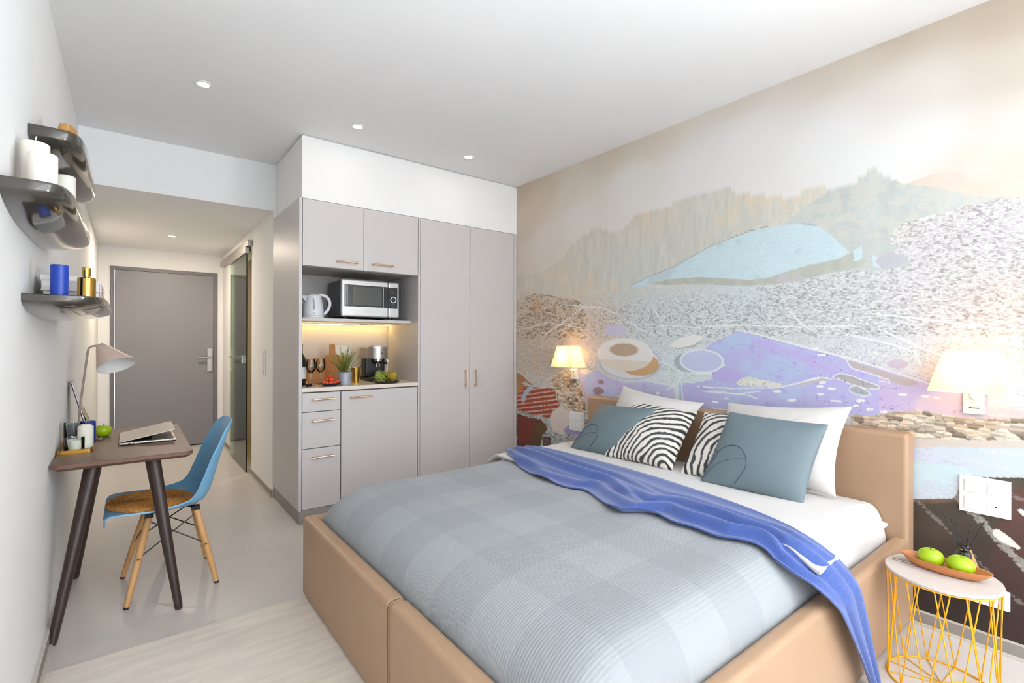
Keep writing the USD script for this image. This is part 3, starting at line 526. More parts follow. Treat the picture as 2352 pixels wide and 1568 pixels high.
# ---------------------------------------------------------------- bed
leather = M('bed_leather_tan', (172, 140, 112), .42, noise=(5, .03), bump=('noise', 420, .10, .002))
BX0, BX1, BY0, BY1, BZ = .952, 2.985, .643, 2.572, .398
t = thing('bed_frame', 'tan leather upholstered bed frame with a low headboard', 'bed', (2.0, 1.61, 0))
def padded(x0, x1, y0, y1, z0, z1, r=.022): return rbx(x0, x1, y0, y1, z0, z1, r, 5)
ym = 1.546
part(t, 'foot_panel', padded(BX0, BX0 + .07, ym + .0007, BY1, .012, BZ), leather)
part(t, 'foot_panel', padded(BX0, BX0 + .07, BY0, ym - .0007, .012, BZ), leather)
part(t, 'side_panel', padded(BX0 + .03, BX1 + .06, BY0 + .001, BY0 + .062, .012, BZ - .001), leather)
part(t, 'side_panel', padded(BX0 + .03, BX1 + .06, BY1 - .062, BY1 - .001, .012, BZ - .001), leather)
part(t, 'headboard', padded(BX1, XR - .008, BY0 - .001, BY1 + .001, .02, .862, .02), leather)
part(t, 'seam', join(tube([(BX0 - .001, ym, .03), (BX0 - .001, ym, BZ - .022), (BX0 + .006, ym, BZ - .006), (BX0 + .022, ym, BZ), (BX0 + .045, ym, BZ)], .0016, 6)), M('seam_brown', (104, 78, 58), .7, noise=(50, .1)))
part(t, 'slat_base', bx(BX0 + .08, BX1 - .01, BY0 + .07, BY1 - .07, .10, .14), M('slat_wood', (170, 140, 104), .6, noise=(6, .1)), False)
part(t, 'foot', join(bx(BX0 + .05, BX0 + .1, BY1 - .1, BY1 - .05, 0, .012), bx(BX0 + .05, BX0 + .1, BY0 + .05, BY0 + .1, 0, .012), bx(BX1 - .1, BX1 - .05, BY0 + .05, BY0 + .1, 0, .012), bx(BX1 - .1, BX1 - .05, BY1 - .1, BY1 - .05, 0, .012)), cab_dark, False)

linen = M('linen_white', (216, 213, 211), .85, noise=(4, .008), bump=('noise', 9, .06, .02))
IX0, IX1, IY0, IY1 = 1.026, 2.98, .708, 2.507       # inside of the frame
def domed(d, R, p): return (1 - (1 - np.clip(d / R, 0, 1)) ** p) ** (1 / p)
def axis(lo, hi, R, n, m):  # samples that crowd near both ends
    a = R * (1 - np.cos(np.linspace(0, np.pi / 2, m))); return np.unique(np.concatenate([lo + a, np.linspace(lo + R, hi - R, n), hi - a]))
def pad(x, y, z0, fz, thick=.004):
    X, Y = np.meshgrid(x, y, indexing='ij'); return X, Y, fz(X, Y)

def smooth_noise(P, s, seed=0.0): return meshkit.fbm(np.asarray(P, float).reshape(-1, 3) * s + seed).reshape(np.shape(P)[:-1])
# grey bedspread
xs, ys = axis(IX0, 2.26, .24, 70, 26), axis(IY0, IY1, .2, 60, 26)
X, Y = np.meshgrid(xs, ys, indexing='ij')
def cover_z(X, Y):
    h = domed(X - IX0, .26, 2.3) * np.maximum(domed(np.minimum(Y - IY0, IY1 - Y), .17, 2.3), 0)
    return .372 + .182 * h + .006 * np.sin(2.1 * X + 3 * Y) * h
Z = cover_z(X, Y)
PC = P = np.stack([X, Y, Z], -1); wob = smooth_noise(P, 3.0, 2.0); P[..., 2] += .012 * (wob - wob.mean()) * np.minimum(1, (Z - .372) / .1)
top = P; skirt = P.copy()
# skirt: the rim is carried down inside the frame
ring0 = top.copy()
def close_down(P, zb, inset=.004):
    """Grid surface closed by a skirt down to zb and a flat bottom."""
    nu, nv = P.shape[:2]; f = grid_faces(nu, nv); N = nu * nv
    rim = np.concatenate([np.arange(nv), np.arange(1, nu) * nv + nv - 1, (nu - 1) * nv + np.arange(nv - 2, -1, -1), np.arange(nu - 2, 0, -1) * nv])
    R = P.reshape(-1, 3)[rim].copy(); R[:, 2] = zb; c = R.mean(0); k = len(rim); a = np.arange(k); b = (a + 1) % k
    F = np.vstack([f, np.stack([rim, N + a, N + b], 1), np.stack([rim, N + b, rim[b]], 1), np.stack([np.full(k, N + k), N + b, N + a], 1)])
    t = trimesh.Trimesh(np.vstack([P.reshape(-1, 3), R, c]), F, process=False); t.fix_normals(); return t
# mattress under a white fitted sheet
MX0, MX1, MY0, MY1 = 1.04, 2.978, .712, 2.50
mxs, mys = axis(MX0, MX1, .12, 60, 14), axis(MY0, MY1, .10, 40, 14)
X, Y = np.meshgrid(mxs, mys, indexing='ij'); k = ssm((X - 2.0) / .5)
zm = .15 + (.388 * k + .335 * (1 - k)) * domed(np.minimum(Y - MY0, MY1 - Y), .085, 3.0) * domed(np.minimum(X - MX0 + .02, MX1 - X + .05), .11, 3.0)
zm = np.where(X < 2.26, np.minimum(zm, cover_z(np.clip(X, IX0, 2.26), Y) - .03 - .0 * X), zm)
P = np.stack([X, Y, zm], -1); wr = smooth_noise(P, 9.0, 3.0); P[..., 2] += .006 * (wr - .5) * k
solo('mattress', close_down(P, .142), linen, 'thick mattress in a white fitted sheet at the head of the bed', 'mattress', 50)

spread_nodes = {'tc': ('texture_coordinate', {}), 's': ('separate_xyz', {}),
    'ax': ('math', {'math_type': 'multiply', 'value2': 1 / .40}), 'fx': ('math', {'math_type': 'fraction'}), 'gx': ('math', {'math_type': 'greater_than', 'value2': .5}),
    'ay': ('math', {'math_type': 'multiply', 'value2': 1 / .40}), 'fy': ('math', {'math_type': 'fraction'}), 'gy': ('math', {'math_type': 'greater_than', 'value2': .5}),
    'sum': ('math', {'math_type': 'add'}), 'half': ('math', {'math_type': 'multiply', 'value2': .5}),
    'r': ('rgb_ramp', {'ramp': [(0, tuple(lin((144, 148, 152)))), (.5, tuple(lin((149, 153, 157)))), (1, tuple(lin((155, 159, 162))))]}),
    'wv': ('wave_texture', {'wave_type': 'bands', 'bands_direction': 'y', 'scale': 31.0}), 'wx': ('wave_texture', {'wave_type': 'bands', 'bands_direction': 'x', 'scale': 40.0}),
    'wm': ('math', {'math_type': 'multiply_add', 'value2': .45}),
    'b': ('bump', {'strength': .22, 'distance': .004}), 'p': ('principled_bsdf', {'roughness': .9, 'sheen_weight': .15})}
spread = usdkit.material(stage, '/World/Looks/bedspread_grey', spread_nodes, [('tc.object', 's.vector'), ('s.x', 'ax.value1'), ('ax.value', 'fx.value1'), ('fx.value', 'gx.value1'),
    ('s.y', 'ay.value1'), ('ay.value', 'fy.value1'), ('fy.value', 'gy.value1'), ('gx.value', 'sum.value1'), ('gy.value', 'sum.value2'), ('sum.value', 'half.value1'), ('half.value', 'r.fac'),
    ('r.color', 'p.base_color'), ('tc.object', 'wv.vector'), ('tc.object', 'wx.vector'), ('wx.fac', 'wm.value1'), ('wv.fac', 'wm.value3'), ('wm.value', 'b.height'), ('b.normal', 'p.normal')], surface='p.BSDF')
solo('bedspread', close_down(PC, .345), spread, 'grey bedspread woven in large tonal checks over the foot half of the bed', 'bedspread', 40)

# white duvet folded back under the pillows
dx, dy = axis(2.06, 2.765, .05, 40, 10), axis(.652, 2.545, .06, 90, 12)
X, Y = np.meshgrid(dx, dy, indexing='ij')
e = np.minimum.reduce([X - dx[0], dx[-1] - X, Y - dy[0], dy[-1] - Y])
side = np.clip((MY0 + .055 - Y) / .11, 0, 1) + np.clip((Y - (MY1 - .055)) / .11, 0, 1)
P = np.stack([X, Y, np.zeros_like(X)], -1); wob = smooth_noise(P, 6.0, 5.0); wob2 = smooth_noise(P, 19.0, 9.0)
Zt = .572 + .012 * (wob - .5) - .052 * ssm(side) ** 1.2 + .012 * side * (wob2 - .5)
Yw = Y + np.where(Y < 1, -1, 1) * side * .018 * (wob2 - .5)
up = np.stack([X, Yw, Zt], -1); dn = np.stack([X, Yw, Zt - .004 - .026 * domed(e, .05, 2)], -1)
N = X.size; f = grid_faces(*X.shape); nu, nv = X.shape
rim = np.concatenate([np.arange(nv), np.arange(1, nu) * nv + nv - 1, (nu - 1) * nv + np.arange(nv - 2, -1, -1), np.arange(nu - 2, 0, -1) * nv]); r2 = np.roll(rim, -1)
m = trimesh.Trimesh(np.vstack([up.reshape(-1, 3), dn.reshape(-1, 3)]), np.vstack([f, f[:, ::-1] + N, np.stack([rim, rim + N, r2 + N], 1), np.stack([rim, r2 + N, r2], 1)]), process=False); m.fix_normals()
solo('duvet', m, linen, 'flat white duvet folded back between the blue throw and the cushions', 'duvet', 40)

# ---------------------------------------------------------------- cushions and pillows, each from its four corners
def cushion(name, corners, T, label, cat, mat, n=46, pull=.05, colour=None, group=None, crease=.0, seed=0., ear=.5):
    TL, TR, BR, BL = [np.array(c, float) for c in corners]
    # samples crowd at the rim
    s = np.sin(np.linspace(-np.pi / 2, np.pi / 2, n)); p, q = np.meshgrid(s, s, indexing='ij')   # p: left to right, q: bottom to top
    pe = p * (1 - pull * (1 - q ** 2)); qe = q * (1 - pull * (1 - p ** 2))
    a, b = (pe + 1) / 2, (qe + 1) / 2
    B = ((1 - a) * (1 - b))[..., None] * BL + (a * (1 - b))[..., None] * BR + ((1 - a) * b)[..., None] * TL + (a * b)[..., None] * TR
    nrm = np.cross(TR - BL, TL - BR); nrm /= np.linalg.norm(nrm)
    if nrm[0] > 0: nrm = -nrm                                      # the front looks towards -x
    w = np.clip((1 - p ** 2), 0, 1) ** ear * np.clip((1 - q ** 2), 0, 1) ** ear
    wr = smooth_noise(np.stack([p * 1.3, q * 1.3, np.full_like(p, seed)], -1), 2.2)
    wr2 = smooth_noise(np.stack([p * 4, q * 1.2, np.full_like(p, seed + 3)], -1), 1.6)
    th = T / 2 * w * (1 + crease * (wr - .5) * 2 + crease * .5 * (wr2 - .5))
    F, K = B + nrm * th[..., None], B - nrm * th[..., None]
    N = n * n; f = grid_faces(n, n)
    t = trimesh.Trimesh(np.vstack([F.reshape(-1, 3), K.reshape(-1, 3)]), np.vstack([f, f[:, ::-1] + N]), process=False)
    col = None
    if colour is not None: col = np.vstack([colour(p.ravel(), q.ravel()), colour(-p.ravel(), q.ravel())])
    # the shared rim is welded
    idx = np.arange(2 * N); border = ((np.arange(n)[:, None] % (n - 1) == 0) | (np.arange(n)[None] % (n - 1) == 0)).ravel(); idx[N:][border] = np.arange(N)[border]
    t.faces = idx[t.faces]; t.fix_normals(); used = np.unique(t.faces); back = np.full(2 * N, -1); back[used] = np.arange(len(used))
    t = trimesh.Trimesh(np.asarray(t.vertices)[used], back[t.faces], process=False); col = None if col is None else col[used]
    x = thing(name, label, cat, B.reshape(-1, 3).min(0) * (0, 0, 1) + B.reshape(-1, 3).mean(0) * (1, 1, 0), group=group)
    return x, t, col, (B, nrm, th)

blue_grey = M('cushion_blue_grey', (106, 121, 128), .55, noise=(6, .02), bump=('noise', 500, .12, .001))
ink = M('stitch_blue', (64, 82, 102), .6, noise=(30, .1))
pill = M('pillow_cotton', (208, 203, 199), .85, noise=(4, .008), bump=('noise', 7, .12, .03))
zeb = M('zebra_fabric', rough=.8, attr=True)
def white_pillow(corners, label, seed):
    x, m, c, _ = cushion('pillow', corners, .19, label, 'pillow', pill, 60, .10, crease=.16, seed=seed, ear=.55)
    part(x, 'pillowcase', m, pill, 50)
white_pillow([(2.962, 1.462, .924), (2.952, .843, .968), (2.73, .835, .585), (2.73, 1.45, .585)], 'big white pillow against the headboard at the near side, one corner sticking up', 1.)
white_pillow([(2.962, 2.21, .966), (2.962, 1.603, .907), (2.73, 1.66, .585), (2.73, 2.26, .585)], 'big white pillow against the headboard at the far side behind a zebra cushion', 4.)
def zebra(seed, cx, cy):
    def colour(p, q):
        P = np.stack([p, q, np.full_like(p, seed)], 1); w = meshkit.fbm(P * 1.6 + seed) - .5; w2 = meshkit.fbm(P * 5 + seed) - .5
        r = np.sqrt((p - cx) ** 2 + (1.15 * (q - cy)) ** 2) + .42 * w + .06 * w2
        ang = np.arctan2(q - cy, p - cx)
        ph = 6.2 * r + 1.3 * np.sin(2 * ang + seed) * r
        v = np.sin(2 * np.pi * ph)
        fork = np.sin(2 * np.pi * (2 * ph + .25)) * ssm((meshkit.fbm(P * 2.3 + seed * 2) - .56) * 8)
        k = ssm((v + .75 * fork + .12) * 2.2 + .5)
        dark = lin((66, 68, 71)); edge = ssm((np.abs(p) - .72) * 4)[:, None]
        return dark * (1 - k[:, None]) * (1 - .65 * edge) + lin((228, 222, 212)) * k[:, None]
    return colour
def zebra_cushion(corners, label, seed, cx, cy):
    x, m, c, _ = cushion('zebra_cushion', corners, .15, label, 'cushion', zeb, 150, .06, zebra(seed, cx, cy), crease=.06, seed=seed)
    part(x, 'cover', m, zeb, True, col=c)
zebra_cushion([(2.885, 2.095, .893), (2.865, 1.588, .858), (2.58, 1.565, .572), (2.555, 2.02, .572)], 'zebra striped cushion standing third from the near side, right of the far grey one', 2., .75, -1.15)
zebra_cushion([(2.865, 1.545, .866), (2.905, 1.07, .884), (2.62, 1.05, .575), (2.575, 1.512, .572)], 'zebra striped cushion half hidden behind the near blue-grey cushion', 6., 1.15, -1.0)
def plain_cushion(corners, label, seed):
    x, m, c, (B, nrm, th) = cushion('square_cushion', corners, .14, label, 'cushion', blue_grey, 54, .045, crease=.05, seed=seed)
    part(x, 'cover', m, blue_grey, 50)
    n = B.shape[0]; s = np.sin(np.linspace(-np.pi / 2, np.pi / 2, n))
    from scipy.interpolate import RegularGridInterpolator as RG
    FI = RG((s, s), B + nrm * th[..., None] + nrm * .0006)
    for pts, r in (([(-.95, -.95), (-.93, -.55), (-.86, -.3), (-.72, -.08), (-.52, .0), (-.3, -.08), (-.13, -.34), (-.12, -.6), (-.25, -.93)], .0022), ([(-.97, -.12), (-.86, -.22), (-.85, -.36), (-.92, -.52), (-.97, -.62)], .0034), ([(-.93, -.9), (-.82, -.62), (-.62, -.44), (-.35, -.34), (-.2, -.33)], .0012)):
        q = np.array(pts); k = np.linspace(0, len(q) - 1, 40); from scipy.interpolate import CubicSpline
        q = CubicSpline(np.arange(len(q)), q)(k); q = np.clip(q, -.985, .985)
        part(x, 'stitched_line', tube(FI(q), r, 6), ink, label='dark blue curved stitching line')
plain_cushion([(2.74, 1.33, .906), (2.78, .883, .894), (2.565, .905, .56), (2.53, 1.37, .568)], 'large plain blue-grey cushion nearest the camera with curved stitching', 3.)
plain_cushion([(2.765, 2.225, .852), (2.765, 1.80, .866), (2.59, 1.875, .562), (2.565, 2.33, .562)], 'plain blue-grey cushion at the far left of the headboard', 7.)

# ---------------------------------------------------------------- blue throw
throw_mat = M('throw_blue', (66, 90, 156), .95, noise=(120, .16), bump=('noise', 330, .5, .004), sheen_weight=.35, sheen_roughness=.5)
from scipy.interpolate import PchipInterpolator
UP = np.array([(2.60, 2.30), (2.52, 2.335), (2.44, 2.362), (2.20, 2.395), (1.85, 2.40), (1.59, 2.385), (1.27, 2.336), (1.04, 2.29), (.83, 2.225), (.737, 2.175)])
LO = np.array([(2.60, 2.26), (2.52, 2.20), (2.44, 2.13), (2.20, 2.03), (2.08, 1.992), (1.90, 1.947), (1.72, 1.945), (1.644, 1.975), (1.466, 1.905), (1.31, 1.84), (1.289, 1.885), (1.203, 1.945), (1.106, 1.925), (1.03, 1.935), (.946, 1.93), (.887, 1.962), (.823, 1.985), (.737, 1.962)])
upf, lof = PchipInterpolator(UP[::-1, 0], UP[::-1, 1]), PchipInterpolator(LO[::-1, 0], LO[::-1, 1])
ns_, nw = 210, 64
yy = np.linspace(2.60, .737, 170); w = np.linspace(0, 1, nw)           # along the bed top
def bed_top(x, y):
    base = np.maximum(cover_z(np.clip(x, IX0, 2.26), np.clip(y, IY0, IY1)), .0)
    d = .572 - .05 * ssm((MY0 + .055 - y) / .11) - .05 * ssm((y - (MY1 - .055)) / .11)
    k = ssm((x - 2.03) / .05); return base * (1 - k) + np.maximum(base, d) * k
G = np.zeros((ns_, nw, 3))
for i, y in enumerate(yy):
    xx = lof(y) + (upf(y) - lof(y)) * w
    s = (2.60 - y) / 1.86
    ph = 3.2 * w * (1 + .25 * math.sin(2.2 * s)) - .9 * s
    amp = .006 + .016 * np.exp(-((w - .2 - .15 * s) / .3) ** 2) * (1 if s > .12 else s / .12)
    fold = amp * (np.sin(2 * np.pi * ph) * .5 + .5) ** 1.6 + .012 * np.exp(-((w - .5 + .25 * s) / .045) ** 2) + .014 * np.exp(-((w - .80 + .35 * s) / .05) ** 2) + .010 * np.exp(-((w - .33 - .12 * math.sin(5 * s)) / .05) ** 2)
    lip = .020 * np.exp(-(w / .05) ** 2) * max(0, math.sin(2 * np.pi * (3.1 * s + .1))) ** 2
    z = bed_top(xx, np.full_like(xx, y)) + .008 + fold + lip
    if y > 2.50: z -= (y - 2.50) * .75
    G[i, :, 0], G[i, :, 1], G[i, :, 2] = xx, y, z
# over the near edge and down the side of the frame, gathering into a narrow tail
tail = np.linspace(0, 1, ns_ - 170 + 1)[1:]
edge = G[169].copy()
for k, a in enumerate(tail):
    i = 170 + k
    zt = .560 * (1 - a) + .012 * a
    xl = 1.955 + (2.375 - 1.955) * a ** .92 ; xr = 2.175 + (2.452 - 2.175) * a ** .75
    yo = .700 - .075 * ssm(a / .25) - .012 * a
    ph = 2 * np.pi * (2.6 * w + .3 * a)
    G[i, :, 0] = xl + (xr - xl) * w
    G[i, :, 1] = yo - .014 * (np.sin(ph) * .5 + .5) * ssm(a * 3) - .012
    G[i, :, 2] = zt + (edge[:, 2] - edge[:, 2].mean()) * (1 - a) * .6 - .02 * w * ssm(a * 2) * (1 - a)
G[165:182] = (lambda Q: np.stack([np.convolve(np.pad(Q[:, j, c], 3, 'edge'), np.ones(7) / 7, 'valid') for j in range(nw) for c in range(3)], 1).reshape(len(Q), nw, 3))(G[165:182])
solo('throw_blanket', sheet(G, .006), throw_mat, 'crumpled blue throw laid across the bed and hanging over its near side', 'blanket', 50)
# ---------------------------------------------------------------- desk
walnut = M('desk_walnut', (112, 82, 68), .42, noise=(5, .16, (9, .6, 9)), bump=('noise', 40, .05, .001, (8, .5, 8)))
walnut_dark = M('desk_leg_wenge', (58, 42, 38), .4, noise=(7, .14, (6, 6, .5)))
ZT = .735
t = thing('desk', 'dark walnut desk with splayed round legs against the left wall', 'desk', (.26, 3.32, 0))
def ring(poly, z): c = np.array(poly.exterior.coords); return np.column_stack([c, np.full(len(c), z)])
o = rrect(.006, .519, 2.83, 3.80, .035)
part(t, 'tabletop', hull(np.vstack([ring(o.buffer(-.002), ZT), ring(o, ZT - .002), ring(o, ZT - .017), ring(o.buffer(-.022), ZT - .031)])), walnut, 25)
for (a, b) in (((.142, 2.965), (.020, 2.783)), ((.362, 2.965), (.460, 2.800)), ((.145, 3.42), (.046, 3.50)), ((.355, 3.42), (.452, 3.505))):
    d = np.array((b[0] - a[0], b[1] - a[1], -.705)); p0 = np.array((a[0], a[1], .705))
    part(t, 'leg', tube([p0, p0 + d * .5, p0 + d * .97, p0 + d * .99, p0 + d], [.0305, .0235, .0165, .0155, .013], 20), walnut_dark, 60)
for y_ in (2.98, 3.36): part(t, 'apron_rail', bx(.08, .42, y_, y_ + .04, .69, .7045), walnut_dark, False)

# ---------------------------------------------------------------- chair with a moulded shell
shell_m = M('chair_shell_blue', (124, 182, 220), .38, noise=(3, .02))
oak = M('chair_leg_beech', (214, 163, 106), .5, noise=(6, .12, (6, 6, .6)))
wire = M('black_wire', (28, 26, 26), .4, noise=(30, .1))
CY = 3.158
t = thing('side_chair', 'light blue moulded plastic chair with beech dowel legs at the desk', 'chair', (.445, CY, 0))
prof = np.array([(0, .180, .403), (.05, .180, .428), (.12, .205, .440), (.3, .32, .425), (.45, .44, .412), (.55, .525, .412), (.63, .585, .434), (.70, .618, .49), (.80, .648, .60), (.90, .682, .72), (.97, .708, .806), (1, .722, .834)])
hw = np.array([(0, .175), (.05, .205), (.15, .222), (.4, .232), (.6, .232), (.75, .226), (.88, .215), (.95, .190), (.985, .150), (1, .115)])
u = np.linspace(0, 1, 90); v = np.linspace(-1, 1, 41); U, V = np.meshgrid(u, v, indexing='ij')
px, pz, w_ = PchipInterpolator(prof[:, 0], prof[:, 1])(U), PchipInterpolator(prof[:, 0], prof[:, 2])(U), PchipInterpolator(hw[:, 0], hw[:, 1])(U)
curl = np.abs(V) ** 3.0
lift = np.interp(U, [0, .1, .35, .55, .66, .75, .9, 1], [-.012, .004, .022, .05, .055, .03, .010, 0])     # the rim rises beside the seat
fwd = np.interp(U, [0, .3, .5, .62, .72, .85, .95, 1], [0, 0, .010, .05, .062, .05, .03, .012])             # and comes forward beside the back
Pc = np.stack([px - fwd * curl, CY + V * w_ * (1 - .03 * curl), pz + lift * curl], -1)
part(t, 'shell', sheet(Pc, .008), shell_m, 60)
feet = {(-1, -1): ((.263, 2.948), (.352, 3.055)), (-1, 1): ((.247, 3.345), (.352, 3.262)), (1, -1): ((.636, 2.99), (.548, 3.055)), (1, 1): ((.628, 3.362), (.548, 3.262))}
tops = {}
for k, (b, a) in feet.items():
    b3, a3 = np.array((b[0], b[1], .008)), np.array((a[0], a[1], .392)); tops[k] = (a3, b3)
    d = b3 - a3
    lg = part(t, 'leg', tube([a3, a3 + d * .04, a3 + d * .35, a3 + d * .7, b3], [.010, .0145, .0165, .0145, .0105], 16), oak, 60)
    part(lg, 'foot_cap', cyl(b3 + (0, 0, .001), b3 - (0, 0, .0078), .011, n=16), wire)
    part(lg, 'bolt', cyl(a3 + d * .48 + np.array((-.004, -.018, 0)), a3 + d * .48 + np.array((.002, -.012, 0)), .005, n=10), steel)
at_ = lambda k, s: tops[k][0] + (tops[k][1] - tops[k][0]) * s
for a, b in (((-1, -1), (1, -1)), ((-1, 1), (1, 1)), ((-1, -1), (-1, 1)), ((1, -1), (1, 1))):
    part(t, 'cross_wire', join(cyl(at_(a, .06), at_(b, .48), .0032, n=8), cyl(at_(b, .06), at_(a, .48), .0032, n=8)), wire)
part(t, 'seat_mount', join(*[cyl(at_(k, -.02) + (0, 0, .0), (px[45, 20] * 0 + .45 + .06 * k[0], CY + .07 * k[1], .402), .007, n=8) for k in feet], *[bx(at_(k, 0)[0] - .018, at_(k, 0)[0] + .018, at_(k, 0)[1] - .018, at_(k, 0)[1] + .018, .385, .405) for k in feet]), wire, False)
# woven seat pad lying on the chair
rat = M('rattan', (196, 133, 66), .75, noise=(70, .42, (1, 1, 3)), bump=('noise', 140, .9, .006))
pp = [(0, .018)]
for k in range(15):
    r0 = .004 + k * .0118
    pp += [(r0 + .0015, .0195), (r0 + .0059, .0225), (r0 + .0103, .0195), (r0 + .0118, .0165)]
pp += [(.184, .012), (.184, .004), (.176, 0), (0, 0)]
m = lathe(pp, 72)
m.apply_transform(trimesh.transformations.rotation_matrix(-.045, (0, 1, 0)) if False else trimesh.transformations.rotation_matrix(.06, (0, 1, 0)))
m.apply_translation((.362, CY - .02, .4345))
solo('seat_pad', m, rat, 'round woven straw seat pad lying on the blue chair', 'seat cushion', 35)

# ---------------------------------------------------------------- things on the desk
wax = M('candle_wax_white', (240, 234, 222), .5, noise=(9, .01), subsurface_weight=.15, subsurface_scale=.01)
wick = M('wick_white', (225, 220, 212), .8, noise=(30, .05))
gold_tray = M('tray_gold', (214, 164, 72), .3, 1.0, noise=(20, .05))
mirror = M('tray_mirror', (190, 188, 182), .08, 1.0, noise=(8, .02))
t = thing('tray', 'small rectangular tray with a golden rim and mirrored bottom on the desk', 'tray', (.07, 3.26, ZT))
TX0, TX1, TY0, TY1 = .007, .136, 3.085, 3.44
part(t, 'base', prism(rrect(TX0 + .002, TX1 - .002, TY0 + .002, TY1 - .002, .016), ZT + .0005, ZT + .004), mirror, False)
part(t, 'rim', prism(rrect(TX0, TX1, TY0, TY1, .018).difference(rrect(TX0 + .003, TX1 - .003, TY0 + .003, TY1 - .003, .015)), ZT + .0003, ZT + .0165), gold_tray, 30)
zt = ZT + .0042
def candle(name, label, c, r, h, mat, cap=.004, wk=.012, base=0.0, n=40, cat='candle', group=None):
    t = thing(name, label, cat, c, group=group); x, y, z = c
    part(t, 'body', lathe([(0, base), (r - .003, base), (r, base + .003), (r, base + h - cap), (r - cap, base + h), (r * .4, base + h - .001), (0, base + h - .002)], n, c), mat, 40)
    part(t, 'wick', tube([(x, y, z + base + h - .003), (x + .001, y, z + base + h + wk * .6), (x + .003, y, z + base + h + wk)], .0016, 6), wick)
    return t
g = candle('glass_candle', 'low white candle in a clear glass cup at the front of the desk tray', (.066, 3.15, zt), .033, .046, wax, base=.006)
part(g, 'glass_cup', lathe([(0, 0), (.031, 0), (.036, .006), (.0385, .064), (.0372, .065), (.0345, .008), (0, .0055)], 40, (.066, 3.15, zt)), glassy('clear_glass', (.97, .98, .98), 0.0), 40)
g = candle('glass_candle', 'dark grey candle in a clear glass behind the low white one', (.052, 3.30, zt), .034, .058, M('candle_grey', (92, 98, 104), .6, noise=(9, .03)), base=.052)
part(g, 'glass_cup', lathe([(0, 0), (.036, 0), (.038, .004), (.038, .116), (.0366, .1165), (.0362, .05), (0, .0495)], 40, (.052, 3.30, zt)), _mats['clear_glass'], 40)
candle('pillar_candle', 'white pillar candle with a domed top at the right of the desk tray', (.103, 3.195, zt), .0305, .116, wax, cap=.012)
candle('pillar_candle', 'dark blue candle mostly hidden behind the white pillar on the tray', (.112, 3.30, zt), .026, .118, M('candle_blue_dark', (24, 44, 130), .4, noise=(9, .03)), wk=.02)
peb = M('pebble_grey', (120, 122, 120), .5, noise=(40, .15))
m = trimesh.creation.icosphere(2, 1.0); m.apply_scale((.014, .011, .008)); m.apply_translation((.133 + .017, 3.41, ZT + .0078))
solo('pebble', m, peb, 'little grey pebble beside the back of the tray', 'pebble', True)

apple_m = M('apple_green', (160, 190, 22), .3, noise=(6, .10), bump=('noise', 60, .03, .002))
stem_m = M('apple_stem', (92, 74, 44), .7, noise=(60, .2))
def apple(name, label, c, r, group):
    t = thing(name, label, 'apple', c, group=group)
    th = np.linspace(-np.pi / 2, np.pi / 2, 26); R = r * np.cos(th) * (1 + .04 * np.sin(th)); Z = r * .86 * np.sin(th)
    dip = np.exp(-(R / (r * .28)) ** 2); Z = Z - dip * r * .22 * np.where(th > 0, 1, -.55); R[0] = R[-1] = 0
    Z -= Z.min()
    part(t, 'flesh', lathe(np.column_stack([R, Z]), 40, c), apple_m, True)
    zt_ = Z[-1]
    part(t, 'stem', tube([(c[0], c[1], c[2] + zt_ - .002), (c[0] + .002, c[1], c[2] + zt_ + .008), (c[0] + .005, c[1] + .001, c[2] + zt_ + .015)], [.0012, .0012, .0018], 7), stem_m)
    return t
apple0 = apple('apple', 'single green apple on the desk between tray and laptop', (.158, 3.545, ZT), .0405, None)

# laptop
alu = M('laptop_aluminium', (196, 188, 178), .38, .55, noise=(50, .02)); keys = M('laptop_keys', (30, 30, 32), .5, noise=(60, .1))
t = thing('laptop', 'silver laptop with its lid slightly open on the desk', 'laptop', (.345, 3.335, ZT))
LX0, LX1, LY0, LY1 = .232, .470, 3.17, 3.50
part(t, 'base', rbx(LX0, LX1, LY0, LY1, ZT + .003, ZT + .0135, .003), alu)
part(t, 'keyboard', bx(LX0 + .035, LX0 + .135, LY0 + .025, LY1 - .025, ZT + .0134, ZT + .0145), keys, False)
part(t, 'foot', join(*[cyl((x, y, ZT + .0002), (x, y, ZT + .0035), .008, n=12) for x in (LX0 + .02, LX1 - .02) for y in (LY0 + .02, LY1 - .02)]), keys, False)
part(t, 'port', join(bx(LX0 + .035, LX0 + .048, LY0 - .0004, LY0 + .002, ZT + .006, ZT + .0105), bx(LX0 + .055, LX0 + .060, LY0 - .0004, LY0 + .002, ZT + .006, ZT + .0105)), keys, False)
ang = -.185
lid = rot(rbx(LX0, LX1, LY0, LY1, ZT + .0145, ZT + .0195, .002), ang, (0, 1, 0), (LX0 + .004, 0, ZT + .0145))
L_ = part(t, 'lid', lid, alu)
part(L_, 'screen', rot(bx(LX0 + .012, LX1 - .006, LY0 + .008, LY1 - .008, ZT + .0139, ZT + .0146), ang, (0, 1, 0), (LX0 + .004, 0, ZT + .0145)), keys, False)
fruit = Point(-.006, 0).buffer(.0115).union(Point(.006, 0).buffer(.0115)).union(Point(0, -.006).buffer(.0105)).difference(Point(.021, .002).buffer(.0085))
leaf = Point(-.003, .019).buffer(.007).intersection(Point(.006, .014).buffer(.007))
em = prism(fruit, 0, .0004); em = join(em, prism(leaf, 0, .0004)) if not leaf.is_empty else em
em.apply_transform(trimesh.transformations.rotation_matrix(-np.pi / 2, (0, 0, 1))); em.apply_translation(((LX0 + LX1) / 2, (LY0 + LY1) / 2, ZT + .0194))
part(L_, 'emblem', rot(em, ang, (0, 1, 0), (LX0 + .004, 0, ZT + .0145)), M('emblem_light', (232, 228, 222), .2, .3, noise=(20, .02)), False)

